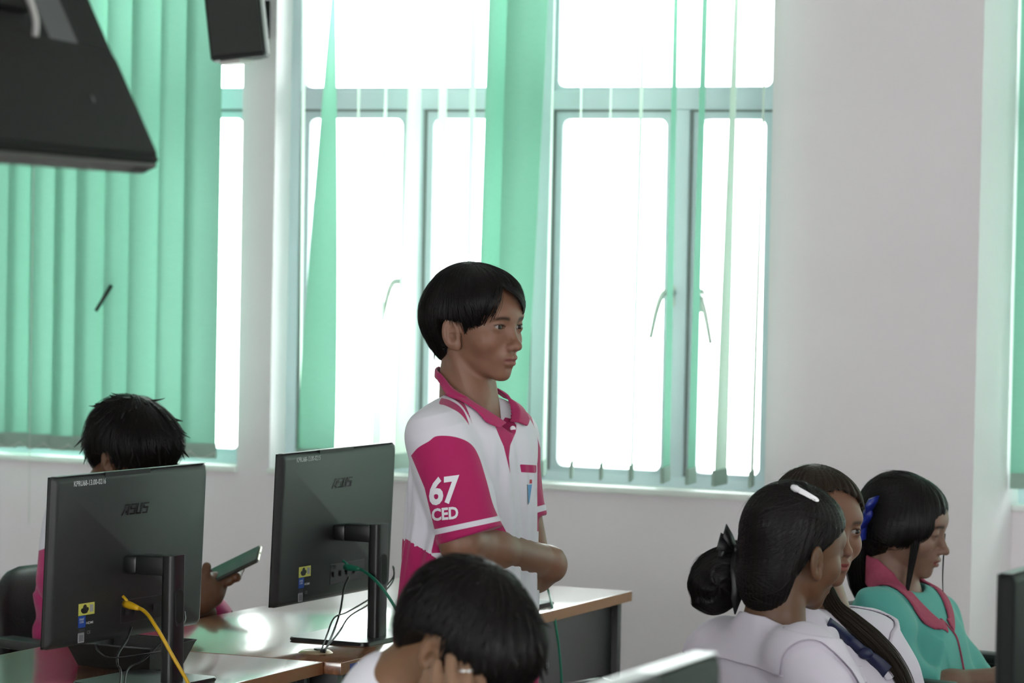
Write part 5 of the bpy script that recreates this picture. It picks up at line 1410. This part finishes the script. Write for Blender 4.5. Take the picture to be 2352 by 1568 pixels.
def ribbon_strip(fig, name, pts, wdir, w, m, parent, th=.0016):
    """flat band swept along pts; wdir = width direction, w = half widths"""
    pts = np.asarray(pts, float); n = len(pts); w = np.broadcast_to(np.asarray(w, float), (n,)); wd = np.broadcast_to(np.asarray(wdir, float), (n, 3))
    T = np.gradient(pts, axis=0); N = np.cross(T, wd); N /= np.linalg.norm(N, axis=1)[:, None] + 1e-9
    V = np.concatenate([pts - wd * w[:, None] + N * th, pts + wd * w[:, None] + N * th, pts + wd * w[:, None] - N * th, pts - wd * w[:, None] - N * th])
    Fq = []
    for i in range(n - 1):
        for a, b in ((0, 1), (1, 2), (2, 3), (3, 0)): Fq.append((a * n + i, a * n + i + 1, b * n + i + 1, b * n + i))
    Fq += [(0, n, 2 * n, 3 * n), (n - 1, 4 * n - 1, 3 * n - 1, 2 * n - 1)]
    return mesh_obj(name, fig.obj(V), Fq, m, parent or fig.root, smooth=True)
def lock(fig, name, pts, rads, m, parent, n=60, seed=0, flat=.55):
    """a hank of hair: a soft core plus strands running along it"""
    c = catmull(pts, 6); r = np.interp(np.linspace(0, 1, len(c)), np.linspace(0, 1, len(rads)), rads); rng = np.random.default_rng(seed)
    T = np.gradient(c, axis=0); T /= np.linalg.norm(T, axis=1)[:, None]; A = np.cross(T, [0, 1.0, 0]); A /= np.linalg.norm(A, axis=1)[:, None] + 1e-9; Bn = np.cross(T, A)
    VV, QQ = [], []
    v, q = tube_geo(c, r * .86, 12); VV += list(v); QQ += q
    for i in range(n):
        u = rng.uniform(0, 2 * pi); ph = rng.uniform(-.5, .5); k = rng.uniform(.75, 1.08)
        a = u + ph * np.linspace(0, 1, len(c)); L = c + A * (np.cos(a) * r * k)[:, None] + Bn * (np.sin(a) * r * k)[:, None]
        e = int(len(c) * rng.uniform(.8, 1.0)); v, q = tube_geo(L[:e], np.linspace(.0012, .0004, e), 4, False)
        b = len(VV); VV += list(v); QQ += [tuple(i_ + b for i_ in f) for f in q]
    return mesh_obj(name, fig.obj(np.array(VV)), QQ, m, parent, smooth=True)
def long_vol(s=1.0, nape=False):
    def v(L):
        d = ell(L, (0, -.015, .033), (.080 * s, .100 * s, .088 * s))
        d = smin(d, ell(L, (0, -.045, -.025), (.066 * s, .055 * s, .070)), .03)
        if nape: d = smin(d, ell(L, (0, -.052, -.065), (.058, .042, .065)), .03)
        return smin(d, ell(L, (0, .036, .043), (.064 * s, .053 * s, .054 * s)), .03)
    return v
def back_flow(t):
    def fl(L):
        d = np.asarray(t) - L; return d / (np.linalg.norm(d, axis=1)[:, None] + 1e-9)
    return fl

# ---- girl with the low bun, seen from behind
Ga = Figure('person', 'girl in a pale blouse with a low black bun, black ribbon and white hair clip', 1822, 1256, 6.0)
HBa = basis(radians(126), radians(8), radians(-4)); TBa = basis(radians(118)); HO0 = np.zeros(3)
nba = Ga.P(1775, 1452, .0)
aneck = lambda p: smin(cone(p, HBa @ np.array([0, -.02, -.05]), nba, .047, .052), cone(p, HBa @ np.array([0, -.02, -.11]), nba + np.array([0, 0, -.06]), .044, .07), .03)
askin = union([(head_ears(HO0, HBa, jaw=1.06, flare=14, wide=.9), -np.ones(3) * .15, np.ones(3) * .16), (aneck, *bx(HO0, nba - np.array([0, 0, .08]))), (lambda p: ell(p, nba + np.array([-.01, 0, -.20]), (.09, .07, .16)), nba - .4, nba + .15)], .012)
V, Q = polygonise(askin, np.array([-.2, -.2, -.5]), np.array([.2, .2, .16]), .004, newton=1)
Ga.add('body', V, Q, M_skin, col=skin_col((.115, .055, .030), (V @ HBa), lip_amt=.4))
AA = [-180, -130, -120, -95, -85, -60, -30, 0, 30, 60, 80, 88, 96, 120, 130, 180]
AZ = [-.135, -.130, -.05, .005, .0, .03, .06, .07, .06, .034, .005, -.012, .002, -.05, -.130, -.135]
a_vol = long_vol(1.0, True)
a_tie = (Ga.P(1700, 1268, .06)) @ HBa
ah = make_hair(Ga, HO0, HBa, a_vol, AA, AZ, back_flow(a_tie), M_hair, n=2200, seed=41, lift=.002, L=(.05, .14), rag=.004, ripple=.0008)
# bun
bc = Ga.P(1646, 1340, .075)
def bun(p):
    d = ell(p, bc, (.050, .045, .060), rotm('Y', 20)); d = smin(d, cone(p, Ga.P(1700, 1275, .06), Ga.P(1660, 1310, .07), .026, .040), .03)
    q = p - bc; return d + .0022 * np.sin(np.arctan2(q[:, 2], q[:, 0]) * 5 + np.linalg.norm(q, axis=1) * 260 + 3 * wave_noise(p, 4, 40))
V, Q = polygonise(bun, bc - .12, bc + .12, .0035, newton=1); bo = Ga.add('bun', V, Q, M_hair, ah)
strands(Ga, 'bun_strands', bun, seeds_on(V, Q, 900, 44), lambda P: np.cross(P - bc, [.1, 1, .2]) / .05 + np.array([0, 0, -.3]), M_hair, bo, (.04, .09), seed=45, lift=.003, step=.008, rad=.0009)
# black ribbon bow
br = Ga.P(1690, 1262, .035)
for pts, w in (([br, Ga.P(1678, 1240, .02), Ga.P(1664, 1218, .02)], [.006, .012, .014]), ([br, Ga.P(1672, 1250, .015), Ga.P(1650, 1243, .015)], [.006, .014, .018]),
               ([br, Ga.P(1665, 1262, .015), Ga.P(1652, 1268, .02)], [.006, .014, .012])):
    ribbon_strip(Ga, 'ribbon_loop', catmull(pts, 5), (0.25, .5, .83), np.interp(np.linspace(0, 1, 11), [0, .5, 1], w), M_blk_rib, None)
ribbon_strip(Ga, 'ribbon_tail', catmull([br, Ga.P(1690, 1300, .0), Ga.P(1693, 1350, -.01), Ga.P(1688, 1410, -.005)], 5), (.95, .3, 0), np.interp(np.linspace(0, 1, 16), [0, .4, .8, 1], [.005, .011, .010, .001]), M_blk_rib, None)
Ga.sdf('ribbon_knot', lambda p: ell(p, br, (.010, .009, .011)), br - .02, br + .02, .003, M_blk_rib)
# hair clip: a thing it wears
vol_fig = lambda p: a_vol(p @ HBa)
cA, dA_ = march(Ga, vol_fig, [1817, 1832, 1848, 1864, 1880], [1117, 1124, 1132, 1141, 1150])
clip = thing('hair_clip', 'white snap hair clip on the girl with the low bun', 'hair clip', tuple(Ga.world(cA[2])))
off = cA[2]; cp = catmull(cA - dA_ * .005 - off, 4); wd_ = np.array([.35, .2, .9]); n_c = len(cp)
wv2 = np.interp(np.linspace(0, 1, n_c), [0, .08, .3, .6, .92, 1], [.0025, .006, .0052, .0046, .004, .0016])
T_ = np.gradient(cp, axis=0); N_ = np.cross(T_, wd_); N_ /= np.linalg.norm(N_, axis=1)[:, None]
VV = np.concatenate([cp - wd_ * wv2[:, None] + N_ * .0015, cp + wd_ * wv2[:, None] + N_ * .0015, cp + wd_ * wv2[:, None] - N_ * .0015, cp - wd_ * wv2[:, None] - N_ * .0015])
FQ = [(a * n_c + i, a * n_c + i + 1, b * n_c + i + 1, b * n_c + i) for i in range(n_c - 1) for a, b in ((0, 1), (1, 2), (2, 3), (3, 0))] + [(0, n_c, 2 * n_c, 3 * n_c), (n_c - 1, 4 * n_c - 1, 3 * n_c - 1, 2 * n_c - 1)]
M_clip = mat('white_clip', (.80, .78, .82), rough=.3)
mesh_obj('clip_bar', VV @ Ga.B.T, FQ, M_clip, clip, smooth=False)
V_, F_ = tube_geo(np.array([cp[1] - dA_[0] * .003, cp[3] - dA_[0] * .004, cp[5] - dA_[0] * .003]) @ Ga.B.T, [.0055, .007, .005], 8); mesh_obj('clip_thumb', V_, F_, M_clip, clip, smooth=True)
# blouse
a_arms = [([Ga.P(1690, 1500, .13), Ga.P(1640, 1560, .15), Ga.P(1700, 1780, .1)], [.065, .065, .06]), ([Ga.P(1850, 1520, -.14), Ga.P(1880, 1600, -.16), Ga.P(1930, 1790, -.1)], [.068, .07, .065]),
          ([nba + np.array([0, 0, -.035]), Ga.P(1660, 1500, .10)], [.05, .06]), ([nba + np.array([0, 0, -.035]), Ga.P(1850, 1520, -.12)], [.05, .06])]
fa = lambda p: .014 * (np.abs(np.sin(p[:, 0] * 24 + p[:, 2] * 14 + 2.5 * wave_noise(p, 2, 12))) - .5) * np.clip((-.20 - p[:, 2]) * 8, 0, 1)
ablouse, ao = blouse_sdf(Ga, 'blouse', M_blouse, [(0, .06, .055, 0, 0), (.10, .15, .085, 0, 0), (.3, .185, .115, 0, 0), (1, .18, .125, 0, 0)], Ga.P(1765, 1450), Ga.P(1720, 1990, .03), TBa,
                      a_arms, (nba + np.array([0, 0, -.03]), np.array([0, 0, -.05]), .052, .056), Ga.P(1460, 2010, -.32), Ga.P(2030, 1400, .32), fold=fa)
a_ns = lambda p: smin(aneck(p), ablouse(p), .03)
shell_collar(Ga, 'collar', M_blouse, a_ns, nba, TBa, [-180, -135, -90, -45, -15, 15, 45, 90, 135, 180], [.040, .036, .014, -.015, -.05, -.05, -.015, .014, .036, .040], [-.045, -.050, -.062, -.085, -.10, -.10, -.085, -.062, -.050, -.045], nba - .2, nba + .15, parent=ao)
ribbon_strip(Ga, 'neck_ribbon', catmull([Ga.P(1782, 1492, -.115), Ga.P(1806, 1515, -.135), Ga.P(1826, 1548, -.145), Ga.P(1840, 1600, -.15), Ga.P(1850, 1680, -.15)], 5), (.8, -.2, .35), .011, M_navy, ao)
hipa = Ga.P(1722, 1960, .03); hipa[2] = .545 - Ga.O[2]
seated_legs(Ga, hipa, basis(radians(98)), M_skirt, -Ga.O[2] + .0005, col=1)

# ---- girl beside her whose face shows past the bun girl's head
Gb = Figure('person', 'smiling girl with long brown hair and a navy neck ribbon', 1877, 1208, 6.42)
HBb2 = basis(radians(30), radians(2), radians(3)); TBb2 = basis(radians(42)); 
nbb2 = Gb.P(1893, 1412, .02)
bneck = lambda p: smin(cone(p, HBb2 @ np.array([0, -.02, -.05]), nbb2, .046, .050), cone(p, HBb2 @ np.array([0, -.02, -.12]), nbb2 + np.array([0, 0, -.06]), .044, .07), .03)
bskin = union([(head_ears(HO0, HBb2, eye_open=.85), -np.ones(3) * .15, np.ones(3) * .16), (bneck, *bx(HO0, nbb2 - np.array([0, 0, .08]))), (lambda p: ell(p, nbb2 + np.array([.03, .02, -.2]), (.09, .07, .14)), nbb2 - .4, nbb2 + .15)], .012)
V, Q = polygonise(bskin, np.array([-.2, -.2, -.5]), np.array([.25, .2, .16]), .0034, newton=2)
bb = Gb.add('body', V, Q, M_skin, col=skin_col((.175, .085, .056), (V @ HBb2), lips=(.22, .035, .04), lip_amt=.75, eye_open=.85))
for s in (1, -1): eyeball(Gb, bb, HBb2 @ np.array([s * EYE_C[0], EYE_C[1], EYE_C[2]]), HBb2, gaze=(-.35, 1, 0))
BA = [-180, -118, -104, -90, -70, -45, -20, 0, 12, 30, 50, 70, 90, 104, 118, 180]
BZ = [-.10, -.10, -.09, -.05, .0, .045, .068, .078, .080, .07, .045, .01, -.05, -.09, -.10, -.10]
bh = make_hair(Gb, HO0, HBb2, long_vol(1.0), BA, BZ, crown_flow(.01, -.01, .5), M_hair_br, n=1500, seed=51, lift=.002, rag=.01, L=(.05, .14))
lock(Gb, 'long_lock', [Gb.P(1850, 1300, .09), Gb.P(1850, 1400, .09), Gb.P(1855, 1500, .10), Gb.P(1865, 1620, .1)], [.045, .05, .045, .02], M_hair_br, bh, 120, 54)
b_arms = [([Gb.P(1850, 1470, -.12), Gb.P(1850, 1560, -.16), Gb.P(1900, 1750, -.2)], [.062, .064, .06]), ([Gb.P(1985, 1480, .16), Gb.P(2010, 1560, .17), Gb.P(2060, 1740, .1)], [.06, .062, .055]),
          ([nbb2 + np.array([0, 0, -.04]), Gb.P(1850, 1470, -.10)], [.05, .058]), ([nbb2 + np.array([0, 0, -.04]), Gb.P(1985, 1475, .14)], [.05, .056])]
fb = lambda p: .017 * (np.abs(np.sin((p[:, 0] * .75 + p[:, 2]) * 28 + 2.5 * wave_noise(p, 6, 10))) - .5) * np.clip((-.22 - p[:, 2]) * 8, 0, 1)
bblouse, bo2 = blouse_sdf(Gb, 'blouse', M_blouse, [(0, .06, .055, 0, 0), (.10, .15, .085, 0, 0), (.3, .185, .12, 0, 0), (1, .18, .135, 0, 0)], Gb.P(1905, 1405, .02), Gb.P(1985, 1920, .05), TBb2,
                       b_arms, (nbb2 + np.array([0, 0, -.03]), np.array([0, 0, -.05]), .050, .055), Gb.P(1640, 1940, -.34), Gb.P(2260, 1370, .34), fold=fb, seed=8)
b_ns = lambda p: smin(bneck(p), bblouse(p), .03)
shell_collar(Gb, 'collar', M_blouse, b_ns, nbb2, TBb2, [-180, -90, -45, -15, 15, 45, 90, 180], [.035, .010, -.03, -.085, -.085, -.03, .010, .035], [-.04, -.062, -.085, -.115, -.115, -.085, -.062, -.04], nbb2 - .2, nbb2 + .15, parent=bo2)
qx, qd = march(Gb, bblouse, [1903, 1925, 1950, 1975, 1990], [1430, 1447, 1468, 1490, 1500])
ribbon_strip(Gb, 'neck_ribbon', catmull(list(qx - qd * .010), 5), (.35, -.25, .9), .0115, M_navy, bo2)
qx2, qd2 = march(Gb, bblouse, [1988, 2005, 2022, 2036], [1500, 1512, 1528, 1546])
ribbon_strip(Gb, 'ribbon_tail', catmull(list(qx2 - qd2 * .014), 5), (.55, -.2, .8), np.linspace(.009, .017, 16), M_navy, bo2)
kn_ = qx2[0] - qd2[0] * .014; Gb.sdf('ribbon_knot', lambda p: ell(p, kn_, (.015, .010, .012)), kn_ - .02, kn_ + .02, .003, M_navy, bo2)
qx3, qd3 = march(Gb, lambda p: np.minimum(bblouse(p), bneck(p)), [1916, 1955, 2002, 2046, 2078, 2092], [1392, 1428, 1470, 1518, 1576, 1660])
lk = [Gb.P(1868, 1255, .06), Gb.P(1880, 1320, .0)] + list(qx3 - qd3 * np.array([.012, .014, .016, .016, .016, .014])[:, None])
lock(Gb, 'long_lock', lk, [.024, .018, .016, .019, .022, .022, .020, .010], M_hair_br, bh, 140, 53)
hipb2 = Gb.P(1975, 1890, .05); hipb2[2] = .545 - Gb.O[2]
seated_legs(Gb, hipb2, basis(radians(62)), M_skirt, -Gb.O[2] + .0005, col=1)

# ---- girl in the teal shirt, looking down
Gc = Figure('person', 'girl in a teal shirt with a rose collar and a blue hair bow, looking down', 2076, 1204, 7.5)
HBc = basis(radians(70), radians(11)); TBc = basis(radians(58))
nbc = Gc.P(2062, 1352, .0)
cneck = lambda p: smin(cone(p, HBc @ np.array([0, -.02, -.05]), nbc, .044, .049), cone(p, HBc @ np.array([0, -.02, -.11]), nbc + np.array([0, 0, -.05]), .042, .065), .03)
shc, elc, wrc = Gc.P(2020, 1420, -.13), Gc.P(2090, 1590, -.17), Gc.P(2300, 1556, -.10)
def carm(p):
    d = chain(p, [shc, elc], [.045, .040], .02); m_ = elc * .55 + wrc * .45
    d = smin(d, chain(p, [elc, m_, wrc], [.038, .034, .024], .02), .02)
    kc = wrc + np.array([.075, .02, -.03]); return smin(d, hand_wrap(p, wrc, kc, np.array([.1, .9, .3]), np.array([.4, .1, -.9]), np.array([0, 0, 1.0])), .012)
cskin = union([(head_ears(HO0, HBc, eye_open=.1), -np.ones(3) * .15, np.ones(3) * .16), (cneck, *bx(HO0, nbc - np.array([0, 0, .08]))), (carm, *bx(shc, elc, wrc, wrc + .08)), (lambda p: ell(p, nbc + np.array([.02, 0, -.2]), (.085, .07, .14)), nbc - .4, nbc + .15)], .012)
V, Q = polygonise(cskin, np.array([-.25, -.3, -.52]), np.array([.42, .25, .16]), .0034, newton=2)
cb = Gc.add('body', V, Q, M_skin, col=np.where((np.linalg.norm(V, axis=1) < .17)[:, None], skin_col((.20, .110, .080), (V @ HBc), lips=(.20, .025, .03), lip_amt=.8, eye_open=.1), np.array([[.20, .110, .080]])))
CA_ = [-180, -120, -104, -90, -70, -48, -30, -15, 0, 12, 26, 40, 52, 64, 80, 92, 104, 118, 180]
CZ_ = [-.09, -.09, -.05, .0, .005, .02, .045, .060, .056, .040, .014, -.010, -.028, -.040, -.050, -.050, -.050, -.09, -.09]
c_base = long_vol(.985)
def c_vol(L):
    q = L.copy(); q[:, 0] = np.abs(q[:, 0]); d = c_base(L)
    d = smin(d, ell(q, (.058, -.012, -.012), (.032, .044, .050)), .025)
    return smin(d, ell(q, (.052, .030, .004), (.028, .046, .046)), .025)
ch = make_hair(Gc, HO0, HBc, c_vol, CA_, CZ_, lambda L: np.where((L[:, 1] > .02)[:, None], crown_flow(.0, .02, .7, .25)(L), back_flow((0, -.11, .02))(L)), M_hair, n=1900, seed=61, lift=.002, rag=.012, L=(.05, .14), ripple=.0008)
lock(Gc, 'ponytail', [Gc.P(1996, 1170, .02), Gc.P(1982, 1220, .03), Gc.P(1976, 1280, .04), Gc.P(1978, 1340, .05), Gc.P(1990, 1400, .07)], [.020, .034, .036, .028, .012], M_hair, ch, 110, 63)
lock(Gc, 'side_lock', [Gc.P(2100, 1190, -.068), Gc.P(2104, 1235, -.074), Gc.P(2098, 1275, -.072), Gc.P(2090, 1320, -.070), Gc.P(2084, 1355, -.080), Gc.P(2080, 1390, -.092)], [.008, .010, .008, .006, .004, .0015], M_hair, ch, 80, 64)
lock(Gc, 'loose_strand', [Gc.P(2170, 1225, .03), Gc.P(2166, 1290, .035), Gc.P(2165, 1340, .03), Gc.P(2168, 1385, .03)], [.0012, .0014, .0012, .0006], M_hair, ch, 3, 65)
# blue bow
bwc = Gc.P(1994, 1180, -.045)
for pts, w in (([bwc, Gc.P(2002, 1158, -.06), Gc.P(2012, 1140, -.055)], [.008, .020, .022]), ([bwc, Gc.P(1985, 1196, -.06), Gc.P(1976, 1214, -.055)], [.008, .020, .018]), ([bwc, Gc.P(1985, 1205, -.045), Gc.P(1980, 1240, -.04)], [.006, .012, .010])):
    ribbon_strip(Gc, 'bow_loop', catmull(pts, 5), (.75, .6, .25), np.interp(np.linspace(0, 1, 11), [0, .5, 1], w), M_blue_rib, None, .003)
Gc.sdf('bow_knot', lambda p: ell(p, bwc, (.012, .011, .014)), bwc - .02, bwc + .02, .003, M_blue_rib)
c_arms = [([shc, Gc.P(2035, 1480, -.16), Gc.P(2086, 1556, -.175)], [.066, .068, .056]), ([Gc.P(2150, 1430, .14), Gc.P(2190, 1520, .13), Gc.P(2230, 1600, .06)], [.058, .06, .055]),
          ([nbc + np.array([0, 0, -.035]), shc + np.array([0, 0, .01])], [.046, .058]), ([nbc + np.array([0, 0, -.035]), Gc.P(2148, 1425, .12)], [.046, .055])]
fc_ = lambda p: .027 * (np.abs(np.sin((p[:, 0] * 1.0 - p[:, 2] * .30) * 22 + 2.2 * wave_noise(p, 12, 9))) - .5) * np.clip((-.19 - p[:, 2]) * 7, 0, 1) + .004 * np.sin(p[:, 2] * 70 + p[:, 0] * 40) * (p[:, 1] < -.12)
cshirt, co = blouse_sdf(Gc, 'teal_shirt', M_teal, [(0, .06, .05, 0, 0), (.10, .145, .078, 0, 0), (.3, .175, .125, 0, .0), (.6, .17, .15, 0, 0), (1, .18, .15, 0, 0)], Gc.P(2070, 1345), Gc.P(2120, 1760, .02), TBc,
                     c_arms, (nbc + np.array([0, 0, -.005]), np.array([0, 0, -.05]), .060, .062), Gc.P(1880, 1800, -.30), Gc.P(2360, 1310, .30), fold=fc_, seed=14)
c_ns = lambda p: smin(cneck(p), cshirt(p), .03)
shell_collar(Gc, 'collar', M_rose, c_ns, nbc, TBc, [-180, -120, -75, -40, -12, 12, 40, 75, 120, 180], [.080, .070, .040, .0, -.06, -.06, .0, .040, .070, .080], [.015, .005, -.022, -.060, -.095, -.095, -.060, -.022, .005, .015], nbc - .2, nbc + .15, parent=co, gap=6, rmax=[.14, .125, .100, .085, .076, .072])
qx, qd = march(Gc, cshirt, [2160, 2178, 2196, 2206, 2214, 2224], [1420, 1438, 1462, 1500, 1540, 1568])
ribbon_strip(Gc, 'placket_edge', catmull(list(qx - qd * .003), 5), (.9, -.3, .1), .003, M_rose, co, .001)
hipc = Gc.P(2110, 1740, .02); hipc[2] = .545 - Gc.O[2]
seated_legs(Gc, hipc, TBc, M_skirt, -Gc.O[2] + .0005, col=1)

# ------------------------------------------------------------------ chairs for the seated people and an empty one in the aisle
def chair_at(fig, hip, TBx, label, **kw):
    w = fig.world(hip); f = TBx[:, 1] @ fig.B.T; rz = math.atan2(f[1], f[0]) - pi / 2
    b = w[:2] + f[:2] * .06
    return chair(label, (b[0], b[1], 0), rz, **kw)
chair_at(Bp, hipp, TBp, 'black office chair with armrests under the boy with a phone', top=.82)
chair_at(Bf, hipb, basis(radians(66)), 'black office chair under the bowed boy', top=.86)
chair_at(Ga, hipa, TBa, 'black office chair under the girl with the low bun', top=.80, arms=False)
chair_at(Gb, hipb2, TBb2, 'black office chair under the girl with long brown hair', top=.80, arms=False)
chair_at(Gc, hipc, TBc, 'black office chair with armrests under the girl in teal', top=.80)
pa = ond(1372, 1562, 5.4)
ec = chair('empty black glossy backed chair in the aisle before the low bun girl', (pa[0] + .09, pa[1] - .30, 0), radians(195), top=float(pa[2]) + .010, arms=False, rt=.19, backw=.42, leather=mat('glossy_black_vinyl', (.012, .012, .014), rough=.16, spec=.6))
